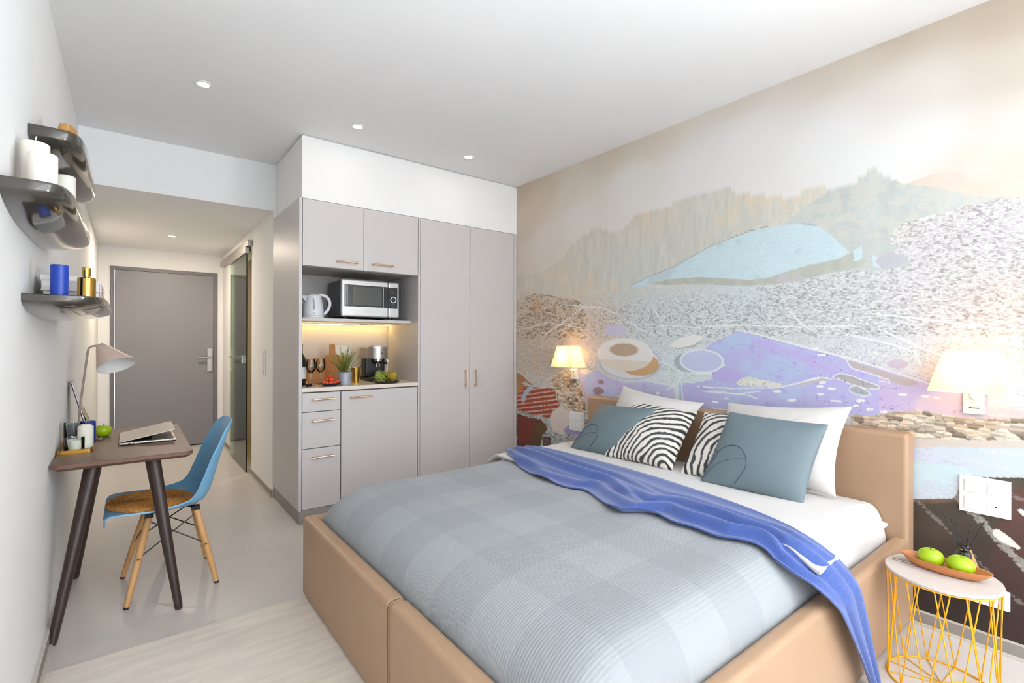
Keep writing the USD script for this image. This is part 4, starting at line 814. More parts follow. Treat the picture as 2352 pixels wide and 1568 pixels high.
# desk lamp
lamp_m = M('desk_lamp_taupe', (206, 184, 170), .45, noise=(5, .02)); lamp_in = M('desk_lamp_inside', (228, 226, 222), .6, noise=(5, .02)); arm_m = M('desk_lamp_arm', (158, 140, 132), .4, noise=(8, .03))
t = thing('desk_lamp', 'taupe desk lamp with a slanted cone shade on a thin bent stem', 'lamp', (.060, 3.60, ZT))
part(t, 'base', lathe([(0, 0), (.051, 0), (.054, .003), (.054, .014), (.051, .017), (0, .018)], 40, (.0605, 3.60, ZT)), arm_m)
part(t, 'arm', tube([(.050, 3.60, ZT + .015), (.058, 3.60, .90), (.0845, 3.60, 1.155), (.090, 3.60, 1.205), (.094, 3.60, 1.222), (.102, 3.60, 1.231), (.112, 3.60, 1.235), (.140, 3.60, 1.240)], .0052, 12), arm_m)
apex = np.array((.146, 3.60, 1.243)); rimc = np.array((.217, 3.575, 1.125)); nv_ = np.array((.30, -.42, -.86)); nv_ /= np.linalg.norm(nv_)
e1 = np.cross(nv_, (0, 1, 0)); e1 /= np.linalg.norm(e1); e2 = np.cross(nv_, e1)
a = np.linspace(0, 2 * np.pi, 49); Rr = .0935
rim_ = rimc + Rr * (np.cos(a)[:, None] * e1 + np.sin(a)[:, None] * e2)
ax_ = np.array((.16, -.05, -.98)); ax_ /= np.linalg.norm(ax_); f1 = np.cross(ax_, (0, 1, 0)); f1 /= np.linalg.norm(f1); f2 = np.cross(ax_, f1)
top_ = apex + .022 * (np.cos(a)[:, None] * f1 + np.sin(a)[:, None] * f2)
s = np.linspace(0, 1, 14)[:, None, None]
Pl = top_[None] * (1 - s) + rim_[None] * s
def shell2(P, th):
    c = P.mean(1, keepdims=True); d = P - c; d /= np.linalg.norm(d, axis=2, keepdims=True); return P - d * th
def lofted(P): return trimesh.Trimesh(P.reshape(-1, 3), grid_faces(*P.shape[:2]), process=False)
o_, i_ = Pl, shell2(Pl, .003)
part(t, 'shade', join(lofted(o_), hull(np.vstack([top_, apex - ax_ * .006 + .012 * (np.cos(a)[:, None] * f1 + np.sin(a)[:, None] * f2)]))), lamp_m, 40)
rimstrip = np.stack([o_[-1], i_[-1]], 0)
part(t, 'shade_lining', join(lofted(i_[:, ::-1]), lofted(rimstrip)), lamp_in, 40, label='pale inside of the shade')
part(t, 'knob', cyl(apex + (.004, -.018, .002), apex + (.005, -.032, .004), .006, n=14), arm_m)

# notebook and card leaning against the wall
t = thing('notebook', 'thin white notebook with a dark blue back leaning on the wall behind the desk candles', 'notebook', (.04, 3.80, ZT))
def lean(x0, x1, z1, y0, y1, th):
    d = np.array((x1 - x0, 0, z1)); L = np.linalg.norm(d); m = rbx(0, th, y0, y1, 0, L, .001, 1); a = math.atan2(x1 - x0, z1)
    return rot(m, a, (0, 1, 0)), L, a
m, L, a = lean(.085, .012, .30, 3.665, 3.835, .004); part(t, 'cover', move(m, (.085, 0, ZT + .001)), M('notebook_navy', (34, 34, 74), .5, noise=(9, .05)))
m, L, a = lean(.085, .012, .298, 3.664, 3.836, .005); part(t, 'pages', move(m, (.0892, 0, ZT + .0016)), M('paper_white', (236, 233, 236), .7, noise=(9, .01)))
m, L, a = lean(.112, .058, .145, 3.662, 3.78, .006); solo('postcard_pack', move(m, (.112, 0, ZT + .001)), M('card_khaki', (188, 178, 140), .7, noise=(14, .12, (1, 1, 6))), 'small khaki pack of cards leaning in front of the notebook', 'card')

# ---------------------------------------------------------------- wall shelves
gloss = M('shelf_gloss_graphite', (76, 72, 66), .10, .35, noise=(3, .03), coat_weight=.6, coat_roughness=.04)
def wall_shelf(label, y0, L, D, zt, h):
    yc, hl = y0 + L / 2, L / 2
    t = thing('wall_shelf', label, 'shelf', (0, yc, zt), group=None)
    lev = np.concatenate([[0, .04], np.linspace(.1, 1, 26)]); a = np.linspace(-np.pi / 2, np.pi / 2, 121)
    V = []
    for k, l in enumerate(lev):
        w = (1 - (max(l - .30, 0) / .70) ** 1.9); wy = hl * (.30 + .70 * max(w, 0) ** .62); wx = max(D * (.12 + .88 * max(w, 0) ** .55), .004)
        if k == 0: wx -= .002; wy -= .002
        p = 7.0 - 4.4 * ssm(l); c, s_ = np.cos(a), np.sin(a)
        V.append(np.stack([wx * np.abs(c) ** (2 / p), yc + wy * np.sign(s_) * np.abs(s_) ** (2 / p), np.full_like(a, zt - h * l)], -1))
    V = np.array(V); V[..., 0] += .0006; nl, na = V.shape[:2]; f = grid_faces(nl, na)
    top = np.array([0.0006, yc, zt]); bot = np.array([.0006, yc, zt - h]); P = np.vstack([V.reshape(-1, 3), top, bot]); it, ib = nl * na, nl * na + 1; k = np.arange(na - 1)
    F = [f, np.stack([k, k + 1, np.full(na - 1, it)], 1), np.stack([(nl - 1) * na + k + 1, (nl - 1) * na + k, np.full(na - 1, ib)], 1)]
    i = np.arange(nl - 1); F += [np.stack([i * na, i * na + na, i * na + na - 1], 1), np.stack([i * na + na, i * na + 2 * na - 1, i * na + na - 1], 1)]
    m = trimesh.Trimesh(P, np.vstack(F), process=False); m.fix_normals()
    part(t, 'body', m, gloss, 35); return t
wall_shelf('topmost glossy graphite wall shelf, carrying a wooden bear', 2.312, .95, .143, 2.0, .105)
wall_shelf('middle glossy graphite wall shelf with white candles', 1.84, 1.0, .143, 1.70, .085)
wall_shelf('lowest glossy graphite wall shelf with books and a blue candle', 2.185, 1.0, .206, 1.417, .068)

# on the shelves
candle('pillar_candle', 'tallest white candle on the middle shelf, wick showing at the left', (.044, 2.075, 1.70), .034, .166, wax, wk=.022, cap=.003)
candle('pillar_candle', 'wide white candle on the middle shelf in front of the tall one', (.070, 1.985, 1.70), .0335, .112, wax, cap=.003, wk=.004)
candle('pillar_candle', 'white candle at the far end of the middle shelf, partly behind its rim', (.075, 2.56, 1.70), .031, .20, wax, cap=.003, wk=.004)
candle('pillar_candle', 'bright blue candle on the lowest wall shelf', (.083, 2.275, 1.417), .0245, .1065, M('candle_blue', (18, 62, 168), .35, noise=(9, .05)), cap=.002, wk=.005)
goldb = M('gold_mirror', (204, 160, 84), .07, 1.0, noise=(4, .02))
t = thing('gold_bottle', 'shiny gold bottle beside the blue candle on the lowest shelf', 'bottle', (.150, 2.33, 1.417))
part(t, 'body', lathe([(0, 0), (.0245, 0), (.026, .002), (.026, .070), (.0245, .0735), (.011, .0765), (0, .0765)], 48, (.150, 2.33, 1.417)), goldb, 35)
part(t, 'stopper', lathe([(0, .0765), (.0095, .0765), (.0095, .080), (.0125, .0805), (.0125, .1085), (.0115, .1095), (0, .1095)], 40, (.150, 2.33, 1.417)), goldb, 35)
paper = M('book_pages', (232, 228, 224), .8, noise=(90, .06, (.3, .3, 12)))
def book(label, x0, x1, y0, y1, z0, z1, cover, rz=0.0):
    t = thing('book', label, 'book', ((x0 + x1) / 2, (y0 + y1) / 2, z0), group=None); c = .003; q = ((x0 + x1) / 2, (y0 + y1) / 2, z0)
    R = lambda m: rot(m, rz, (0, 0, 1), q)
    part(t, 'pages', R(bx(x0 + .003, x1 - .002, y0 + .004, y1 - .004, z0 + c, z1 - c)), paper, False)
    part(t, 'cover', R(join(rbx(x0, x1, y0, y1, z0, z0 + c, .001, 1), rbx(x0, x1, y0, y1, z1 - c, z1, .001, 1), rbx(x1 - c, x1, y0, y1, z0, z1, .0012, 1))), cover)
    return t, R
bc1 = M('book_cream', (222, 212, 198), .55, noise=(6, .03)); bc2 = M('book_white', (232, 232, 234), .5, noise=(6, .02)); bc3 = M('book_grey', (206, 208, 216), .4, noise=(6, .03))
book('cream book at the bottom of the stack on the lowest shelf', .025, .186, 2.42, 2.80, 1.4172, 1.4472, bc1)
t, R = book('white book with red lettering on its spine, middle of the shelf stack', .020, .186, 2.415, 2.79, 1.4474, 1.4840, bc2)
for txt, zz in (('SMALL', 1.4675), ('HOMES', 1.4535)):
    if txt == 'HOMES':
        tm = [bx(0, .0002, 2.53 + k * .021, 2.53 + k * .021 + (.014 if k % 2 else .017), zz + .001, zz + .0105) for k in range(5)]; mm = move(join(*tm), (.1861, 0, 0))
    else:
        mm = meshkit.text_mesh(txt, .0125, .0004, True); mm.apply_transform(np.array([[0, 0, 1, .1858], [1, 0, 0, 2.53], [0, 1, 0, zz], [0, 0, 0, 1.0]]))
    part(t, 'spine_lettering', R(mm), M('print_red', (200, 52, 62), .5, noise=(20, .05)), False, label='red spine print')
book('pale grey book lying askew on top of the stack on the lowest shelf', .022, .160, 2.44, 2.72, 1.4842, 1.509, bc3, -.05)

# carved bear
wood_gold = M('carved_wood_honey', (190, 138, 70), .45, noise=(28, .28, (1, 3, 1)), bump=('noise', 90, .25, .002))
def blob(c, r): m = trimesh.creation.icosphere(2, 1.0); m.apply_scale(r); m.apply_translation(c); return m
import manifold3d as m3
def mani(t): return m3.Manifold(m3.Mesh(np.asarray(t.vertices, np.float32), np.asarray(t.faces, np.uint32)))
def chain(pts):
    out = m3.Manifold()
    for a, b in zip(pts[:-1], pts[1:]):
        sp = [m3.Manifold.sphere(q[3], 20).translate(tuple(map(float, q[:3]))) for q in (a, b)]; out += m3.Manifold.batch_hull(sp)
    return out
B0 = np.array((.082, 2.50, 2.0)); b = lambda x, y, z, r: (B0[0] + x, B0[1] + y, B0[2] + z, r)
body = chain([b(.012, .045, .052, .0215), b(.006, .012, .060, .0245), b(0, -.022, .056, .021), b(-.004, -.048, .046, .0155), b(-.006, -.064, .034, .011), b(-.007, -.073, .028, .007)])
for lx, ly in ((-.013, -.030), (.012, -.028), (-.008, .047), (.026, .045)):
    body += chain([b(lx * .7 + .003, ly, .044, .0125), b(lx, ly + .002, .022, .0098), b(lx, ly - .003, .0088, .0088)])
body += chain([b(-.012, -.046, .060, .0048), b(-.013, -.045, .064, .004)]) + chain([b(.006, -.046, .061, .0048), b(.007, -.045, .065, .004)])
bm = body.refine_to_length(.004).to_mesh(); bt = trimesh.Trimesh(bm.vert_properties[:, :3], bm.tri_verts); trimesh.smoothing.filter_taubin(bt, .5, .53, 6)
bt.apply_translation((0, 0, 2.0 - bt.bounds[0, 2]))
solo('bear_figurine', bt, wood_gold, 'small carved honey-coloured wooden bear on the topmost shelf', 'figurine', True)
# ---------------------------------------------------------------- niche: kettle and microwave
ZS = 1.4347
plastic = M('kettle_white', (226, 228, 232), .3, noise=(5, .01))
grey_clear = M('gauge_grey', (150, 152, 156), .25, noise=(20, .1)); dark_pl = M('plastic_black', (26, 26, 28), .35, noise=(20, .08))
kx, ky = 1.350, 3.80
t = thing('kettle', 'white electric kettle at the left of the microwave', 'kettle', (kx, ky, ZS))
part(t, 'power_base', lathe([(0, 0), (.076, 0), (.078, .004), (.076, .018), (0, .018)], 40, (kx, ky, ZS)), plastic)
part(t, 'body', lathe([(0, .019), (.074, .019), (.0765, .024), (.073, .07), (.064, .12), (.0565, .162), (.0555, .170), (.048, .176), (.03, .182), (0, .184)], 48, (kx, ky, ZS)), plastic, 35)
def plate_xz(poly, y0, y1):
    m = prism(poly, 0, y1 - y0); m.apply_transform(np.array([[1, 0, 0, 0], [0, 0, 1, y0], [0, 1, 0, 0], [0, 0, 0, 1.0]])); m.invert() if m.volume < 0 else None; m.fix_normals(); return m
part(t, 'spout', hull([(kx - .05, ky - .028, ZS + .165), (kx - .05, ky + .028, ZS + .165), (kx - .053, ky - .022, ZS + .118), (kx - .053, ky + .022, ZS + .118), (kx - .094, ky - .006, ZS + .168), (kx - .094, ky + .006, ZS + .168), (kx - .078, ky - .006, ZS + .142), (kx - .078, ky + .006, ZS + .142)]), plastic, 30)
hp = np.array([(.035, .176), (.07, .176), (.098, .165), (.116, .142), (.122, .115), (.117, .085), (.102, .058), (.082, .038), (.068, .028)])
from scipy.interpolate import CubicSpline
hq = CubicSpline(np.arange(len(hp)), hp)(np.linspace(0, len(hp) - 1, 40))
part(t, 'handle', tube(np.column_stack([kx + hq[:, 0], np.full(40, ky), ZS + hq[:, 1]]), np.interp(np.arange(40), [0, 8, 30, 39], [.008, .0125, .0125, .009]), 14), plastic, 50)
def front_bar(z0, z1, w, out):   # a bar lying on the cone of the kettle body, facing the room
    rr = lambda z: np.interp(z, [.024, .07, .12, .162], [.0765, .073, .064, .0565]); P = []
    for z in np.linspace(z0, z1, 8):
        for s_ in (-w, w): P += [(kx + s_ - .012, ky - math.sqrt(rr(z) ** 2 - .012 ** 2) - out, ZS + z), (kx + s_ - .012, ky - rr(z) + .008, ZS + z)]
    return hull(P)
part(t, 'water_gauge', front_bar(.062, .145, .0065, .0006), grey_clear)
part(t, 'badge', front_bar(.032, .038, .007, .0006), grey_clear)

MX, MYf, MW, MZ0, MZ1 = 1.533, 3.715, .468, ZS + .018, ZS + .304
silver = M('microwave_silver', (206, 205, 203), .32, .35, noise=(30, .03)); mw_side = M('microwave_side', (98, 99, 104), .45, .2, noise=(20, .04)); black_glass = M('black_glass', (20, 20, 22), .06, noise=(3, .05), coat_weight=.5); win = M('microwave_window', (84, 85, 84), .12, noise=(3, .05)); chrome = M('chrome', (225, 226, 228), .12, 1.0, noise=(20, .03))
t = thing('microwave', 'silver microwave oven with a black glass door on the niche shelf', 'microwave', (MX + MW / 2, 3.9, ZS))
part(t, 'housing', rbx(MX + .012, MX + MW - .012, MYf + .03, MYf + .36, MZ0, MZ1 - .004, .006), mw_side)
part(t, 'foot', join(*[cyl((x, y, ZS), (x, y, MZ0 + .002), .014, n=16) for x in (MX + .05, MX + MW - .05) for y in (MYf + .07, MYf + .32)]), dark_pl, False)
for z in np.arange(.10, .17, .012): part(t, 'vent_slot', bx(MX + .0112, MX + .0135, MYf + .08, MYf + .14, MZ0 + z, MZ0 + z + .005), dark_pl, False)
xs_ = MX + MW * .80
dr = part(t, 'door', rbx(MX, xs_ - .001, MYf, MYf + .034, MZ0 + .002, MZ1, .012, 4), silver, 40)
part(dr, 'door_glass', rbx(MX + .020, xs_ - .0005, MYf - .0012, MYf + .01, MZ0 + .078, MZ1 - .040, .004, 2), black_glass, 30)
part(dr, 'window', rbx(MX + .085, xs_ - .055, MYf - .0018, MYf + .01, MZ0 + .090, MZ1 - .052, .003, 2), win, 30)
part(dr, 'trim_line', join(bx(MX + .032, MX + .034, MYf - .0016, MYf, MZ0 + .086, MZ1 - .046), bx(MX + .042, MX + .0445, MYf - .0016, MYf, MZ0 + .086, MZ1 - .046), bx(xs_ - .045, xs_ - .0415, MYf - .0016, MYf, MZ0 + .082, MZ1 - .044)), silver, False)
lm = meshkit.text_mesh('Bauknecht', .007, .0004); lm.apply_transform(np.array([[1, 0, 0, MX + .185], [0, 0, -1, MYf - .0002], [0, 1, 0, MZ0 + .038], [0, 0, 0, 1.0]])); part(dr, 'lettering', lm, grey_clear, False)
cp = part(t, 'control_panel', rbx(xs_, MX + MW, MYf, MYf + .034, MZ0 + .002, MZ1, .012, 4), silver, 40)
part(cp, 'panel_glass', rbx(xs_ + .0008, MX + MW - .016, MYf - .0012, MYf + .01, MZ0 + .074, MZ1 - .042, .004, 2), black_glass, 30)
yr = lambda m, x, z: (m.apply_transform(np.array([[1, 0, 0, x], [0, 0, -1, MYf - .001], [0, 1, 0, z], [0, 0, 0, 1.0]])), m)[1]
kxm, kzm = xs_ + .037, MZ0 + .145
part(cp, 'dial', yr(lathe([(.017, 0), (.0275, 0), (.0285, .004), (.026, .009), (.019, .009), (.017, .006), (.017, 0)], 40), kxm, kzm), chrome, 40)
part(cp, 'dial_centre', yr(lathe([(0, 0), (.0168, 0), (.0168, .005), (0, .006)], 32), kxm, kzm), black_glass, 40)
part(cp, 'key_mark', join(*[bx(kxm + dx - .003, kxm + dx + .003, MYf - .0016, MYf, kzm + dz - .0012, kzm + dz + .0012) for dx, dz in ((-.013, -.042), (0, -.038), (.013, -.044), (0, .004), (0, -.005), (-.003, -.052))]), sw_white, False)
part(cp, 'display', bx(kxm - .022, kxm + .020, MYf - .0015, MYf, kzm + .050, kzm + .064), M('display_grey', (58, 60, 62), .3, noise=(9, .1)), False)

# ---------------------------------------------------------------- on the worktop
ZW = .9402
# wine bottle half behind the end panel
cx_, cy_ = 1.262, 3.80
t = thing('wine_bottle', 'dark wine bottle with a white label at the left end of the worktop', 'bottle', (cx_, cy_, ZW))
bg = M('bottle_dark', (24, 22, 20), .10, noise=(4, .1), coat_weight=.5)
part(t, 'glass', lathe([(0, 0), (.034, 0), (.0375, .004), (.0375, .185), (.034, .205), (.018, .232), (.0145, .245), (.0140, .29), (.0155, .292), (.0155, .302), (0, .303)], 40, (cx_, cy_, ZW)), bg, 35)
part(t, 'label', lathe([(.0376, .050), (.0381, .050), (.0381, .135), (.0376, .135)], 40, (cx_, cy_, ZW)), M('label_white', (226, 224, 220), .6, noise=(9, .02)), 40)
part(t, 'capsule', lathe([(.0146, .245), (.0150, .247), (.0147, .289), (.0161, .2925), (.0161, .303), (0, .3038)], 32, (cx_, cy_, ZW)), M('capsule_black', (34, 30, 30), .35, noise=(9, .1)), 40)
m = join(cyl((1.268, 3.655, ZW + .011), (1.302, 3.672, ZW + .011), .0105, n=18), tube([(1.285, 3.664, ZW + .013), (1.281, 3.688, ZW + .010), (1.278, 3.70, ZW + .006)], .0032, 8)); 
solo('corkscrew', m, dark_pl, 'small black corkscrew lying in front of the wine bottle', 'corkscrew')

glass_solid = M('wine_glass', (255, 255, 255), .0, noise=None, transmission_weight=1.0, ior=1.45)
def wine_glass(label, c):
    t = thing('wine_glass', label, 'wine glass', c, group='wine glasses on the worktop')
    part(t, 'bowl', lathe([(.0035, .090), (.012, .094), (.026, .108), (.034, .130), (.0345, .150), (.031, .178), (.0275, .195), (.0268, .195), (.030, .178), (.0333, .150), (.0328, .131), (.025, .1095), (.011, .0965), (0, .0945)], 40, c), _mats['clear_glass'], 40)
    part(t, 'stem', lathe([(.0035, .0905), (.0033, .06), (.0035, .012), (.006, .006)], 20, c), glass_solid, 40)
    part(t, 'foot', lathe([(0, .0), (.034, 0), (.0345, .0015), (.02, .0035), (.006, .0062), (0, .0064)], 40, c), glass_solid, 40)
    return t
wg = wine_glass('wine glass on the worktop right in front of the bottle', (1.318, 3.735, ZW))
dup(wg, (1.402, 3.79, ZW), 'wine glass on the worktop second from the left, before the wooden boards')

board_m = M('board_oak', (182, 118, 52), .5, noise=(6, .2, (7, 7, .5))); board_l = M('board_light', (206, 146, 74), .5, noise=(6, .14, (7, 7, .5))); marble = M('board_marble', (232, 226, 212), .35, noise=(8, .04))
def leaning_board(label, poly, x, yb, th, lean_, mat, hole=None):
    """A board standing on the worktop and leaning back; poly in its own plane, foot on z = 0."""
    t = thing('cutting_board', label, 'cutting board', (x, yb, ZW))
    m = prism(poly, 0, th); m.apply_transform(np.array([[1, 0, 0, 0], [0, 0, 1, 0], [0, 1, 0, 0], [0, 0, 0, 1.0]])); m.fix_normals()
    m = rot(m, -lean_, (1, 0, 0)); m.apply_translation((x, yb, ZW - m.bounds[0, 2] + .0003)); part(t, 'board', m, mat, False); return t
w1_ = sbox(-.065, 0, .065, .17).union(affinity.scale(Point(0, .165).buffer(.065), 1, .45)).buffer(-.008).buffer(.008)
leaning_board('low round-topped oak board behind the wine glasses', w1_, 1.412, 3.90, .018, .13, board_m)
pd = sbox(-.058, 0, .058, .215).buffer(-.02).buffer(.02).union(sbox(-.058, 0, .058, .1)).union(sbox(-.021, .18, .021, .305).buffer(-.012).buffer(.012)).buffer(-.01).buffer(.01).buffer(.012).buffer(-.012).difference(Point(0, .284).buffer(.007))
leaning_board('tall oak paddle board with a holed handle', pd, 1.555, 3.955, .018, .12, board_m)
lb = sbox(-.055, 0, .055, .205).buffer(-.03).buffer(.03).union(sbox(-.055, 0, .055, .12))
leaning_board('pale wooden board with a cut corner right of the paddle board', lb, 1.618, 3.985, .014, .115, board_l)
leaning_board('cream marble board standing at the back behind the herb pot', rrect(-.062, .062, 0, .29, .006), 1.66, 4.035, .014, .11, marble)

# tomatoes on a dark blue plate
px_, py_ = 1.432, 3.655
t = thing('plate', 'small dark blue plate of tomatoes near the front of the worktop', 'plate', (px_, py_, ZW))
part(t, 'dish', lathe([(0, 0), (.042, 0), (.046, .003), (.070, .017), (.074, .0185), (.0745, .0205), (.069, .0195), (.044, .006), (0, .005)], 40, (px_, py_, ZW)), M('plate_navy', (34, 38, 62), .3, noise=(9, .1)), 40)
tom_m = M('tomato_red', (226, 76, 36), .22, noise=(9, .12)); sep = M('tomato_calyx', (96, 112, 40), .7, noise=(30, .2))
def tomato(c, r):
    t = thing('tomato', 'small ripe red tomato heaped on the dark blue plate', 'tomato', c, group='tomatoes on the blue plate')
    th = np.linspace(-np.pi / 2, np.pi / 2, 14); R = r * np.cos(th); Z = r * .9 * np.sin(th) - np.exp(-(R / (r * .3)) ** 2) * r * .14 * (th > 0); R[0] = R[-1] = 0
    part(t, 'flesh', lathe(np.column_stack([R, Z + r * .9]), 22, c), tom_m, True)
    m = join(*[tube([(c[0], c[1], c[2] + r * 1.64), (c[0] + r * .28 * math.cos(k), c[1] + r * .28 * math.sin(k), c[2] + r * 1.74), (c[0] + r * .5 * math.cos(k), c[1] + r * .5 * math.sin(k), c[2] + r * 1.66)], [.0016, .0014, .0004], 5) for k in np.arange(5) * 1.2566])
    part(t, 'calyx', m, sep); return t
rt = .0165; first = None
spots = [(.032 * math.cos(k * 2 * np.pi / 7), .032 * math.sin(k * 2 * np.pi / 7) , .0075) for k in range(7)] + [(0, 0, .0055)] + [(.018 * math.cos(.5 + k * 2.094), .018 * math.sin(.5 + k * 2.094), .0305) for k in range(3)] + [(.001, -.001, .0555), (.053, .006, .0135), (-.05, -.012, .0125)]
for k, (dx_, dy_, dz_) in enumerate(spots):
    c = (px_ + dx_, py_ + dy_, ZW + dz_)
    if first is None: first = tomato(c, rt)
    else: dup(first, c, 'small ripe red tomato heaped on the dark blue plate', rotz=40.0 * k)

# herb pot
hx, hy = 1.550, 3.690
t = thing('herb_pot', 'rosemary plant in a ribbed grey metal pot on the worktop', 'potted plant', (hx, hy, ZW))
part(t, 'pot', lathe([(0, 0), (.045, 0), (.047, .002), (.0495, .028), (.0505, .030), (.0500, .032), (.0515, .058), (.0525, .060), (.052, .062), (.0535, .094), (.0545, .096), (.0525, .096), (.0505, .084), (0, .083)], 44, (hx, hy, ZW)), M('zinc_pot', (168, 174, 184), .4, .35, noise=(14, .05)), 35)
part(t, 'soil', lathe([(0, .0835), (.0505, .0835), (.050, .085), (0, .088)], 30, (hx, hy, ZW)), M('soil', (44, 34, 26), .95, noise=(60, .3), bump=('noise', 120, .8, .01)), False)
leafm = usdkit.material(stage, '/World/Looks/herb_leaf', {'tc': ('texture_coordinate', {}), 'n': ('noise_texture', {'scale': 22.0}), 'r': ('rgb_ramp', {'ramp': [(.3, tuple(lin((92, 124, 40)))), (.7, tuple(lin((166, 186, 84))))]}), 'p': ('principled_bsdf', {'roughness': .55}), 't': ('translucent_bsdf', {}), 'm': ('mix_closure', {'fac': .3})},
    [('tc.object', 'n.vector'), ('n.fac', 'r.fac'), ('r.color', 'p.base_color'), ('r.color', 't.color'), ('p.BSDF', 'm.closure1'), ('t.BSDF', 'm.closure2')], surface='m.closure')
rs = np.random.default_rng(5); V, F, stems = [], [], []
for k in range(46):
    a, sp = rs.uniform(0, 2 * np.pi), rs.uniform(0, 1) ** .7; r0 = .034 * sp; hgt = rs.uniform(.10, .215) * (1 - .35 * sp)
    if math.cos(a) > .2: hgt *= 1.18
    p0 = np.array((hx + r0 * math.cos(a), hy + r0 * math.sin(a), ZW + .085)); out = np.array((math.cos(a), math.sin(a), 0)) * (.02 + .075 * sp)
    ts = np.linspace(0, 1, 6); pts = p0 + np.outer(ts ** 1.6, out) + np.outer(ts, (0, 0, hgt)); stems.append(tube(pts, [.0012] * 5 + [.0005], 5))
    for j in range(int(hgt / .0042)):
        s_ = .12 + .88 * j / (hgt / .0042); c = p0 + out * s_ ** 1.6 + np.array((0, 0, hgt * s_)); b = rs.uniform(0, 2 * np.pi)
        d = np.array((math.cos(b), math.sin(b), rs.uniform(.35, 1.3))); d /= np.linalg.norm(d); L = rs.uniform(.014, .026); w = np.cross(d, (0, 0, 1)); w = w / np.linalg.norm(w) * .0016
        i = len(V); V += [c - w * .5, c + w * .5, c + d * L * .6 + w, c + d * L, c + d * L * .6 - w]; F += [(i, i + 1, i + 2), (i, i + 2, i + 4), (i + 4, i + 2, i + 3)]
part(t, 'stems', join(*stems), M('herb_stem', (120, 122, 64), .7, noise=(40, .2)))
part(t, 'foliage', (np.array(V), np.array(F)), leafm, False, kind='stuff')

# gold cup
gx, gy = 1.672, 3.795
t = thing('gold_cup', 'tall tapered gold cup beside the herb pot', 'cup', (gx, gy, ZW))
part(t, 'cup', lathe([(0, 0), (.0245, 0), (.026, .002), (.0355, .116), (.036, .118), (.0345, .118), (.0248, .004), (0, .0035)], 40, (gx, gy, ZW)), M('gold_satin', (206, 170, 88), .22, 1.0, noise=(9, .05)), 40)

# espresso machine
ex, ey = 1.893, 3.945
t = thing('espresso_machine', 'brushed steel and black espresso machine on the worktop', 'coffee machine', (ex, ey, ZW))
cm = M('coffee_steel', (176, 172, 168), .33, .8, noise=(40, .06, (1, 1, 14)))
part(t, 'base', rbx(ex - .09, ex + .09, ey - .115, ey + .11, ZW, ZW + .030, .012, 4), dark_pl, 40)
part(t, 'drip_tray', bx(ex - .065, ex + .075, ey - .112, ey - .01, ZW + .030, ZW + .033), cm, False)
part(t, 'column', rbx(ex - .085, ex + .085, ey - .005, ey + .10, ZW + .030, ZW + .20, .014, 4), dark_pl, 40)
hd = prism(sbox(-.09, -.03, .09, .105).union(affinity.scale(Point(0, -.03).buffer(.09, 24), 1, .95)).buffer(-.008).buffer(.008), ZW + .185, ZW + .272); hd.apply_translation((ex, ey, 0))
part(t, 'head', hd, cm, 30)
lidp = prism(sbox(-.086, -.03, .086, .1).union(affinity.scale(Point(0, -.03).buffer(.086, 24), 1, .95)), ZW + .272, ZW + .282); lidp.apply_translation((ex, ey, 0)); part(t, 'lid', lidp, chrome, 30)
part(t, 'lid_knob', join(lathe([(0, 0), (.014, 0), (.015, .006), (.012, .012), (0, .014)], 24, (ex - .045, ey - .03, ZW + .282))), chrome)
part(t, 'brew_head', cyl((ex + .005, ey - .045, ZW + .186), (ex + .005, ey - .045, ZW + .160), .032, n=28), chrome)
part(t, 'portafilter', join(cyl((ex + .005, ey - .045, ZW + .160), (ex + .005, ey - .045, ZW + .142), .029, n=28), tube([(ex + .012, ey - .07, ZW + .152), (ex + .03, ey - .15, ZW + .148)], [.008, .010], 12)), dark_pl)
part(t, 'spout', join(cyl((ex - .004, ey - .045, ZW + .142), (ex - .006, ey - .045, ZW + .118), .005, n=10), cyl((ex + .014, ey - .045, ZW + .142), (ex + .016, ey - .045, ZW + .118), .005, n=10)), chrome)
part(t, 'steam_knob', join(cyl((ex + .080, ey - .03, ZW + .160), (ex + .104, ey - .035, ZW + .160), .014, n=20)), sw_white)
part(t, 'steam_wand', tube([(ex + .07, ey - .04, ZW + .18), (ex + .072, ey - .07, ZW + .15), (ex + .074, ey - .075, ZW + .085)], .0035, 8), chrome)
part(t, 'badge', (lambda m: (m.apply_transform(np.array([[1, 0, 0, ex + .006], [0, 0, -1, ey - .1155], [0, 1, 0, ZW + .228], [0, 0, 0, 1.0]])), m)[1])(lathe([(0, 0), (.006, 0), (.006, .0012), (0, .0014)], 20)), dark_pl)
part(t, 'power_cord', tube([(ex - .085, ey + .06, ZW + .02), (ex - .11, ey + .04, ZW + .04), (ex - .112, ey + .06, ZW + .09), (ex - .09, ey + .09, ZW + .12)], .003, 7), dark_pl)
t = thing('espresso_cup', 'small white cup standing on the drip tray of the coffee machine', 'cup', (ex + .008, ey - .062, ZW + .0332))
part(t, 'cup', lathe([(0, 0), (.020, 0), (.027, .012), (.030, .040), (.0285, .040), (.0255, .013), (0, .003)], 32, (ex + .008, ey - .062, ZW + .0332)), sw_white, 40)
part(t, 'ear', tube([(ex + .008 + .028 * 1.0, ey - .062, ZW + .066), (ex + .052, ey - .063, ZW + .066), (ex + .054, ey - .063, ZW + .050), (ex + .034, ey - .062, ZW + .046)], .003, 8), sw_white)

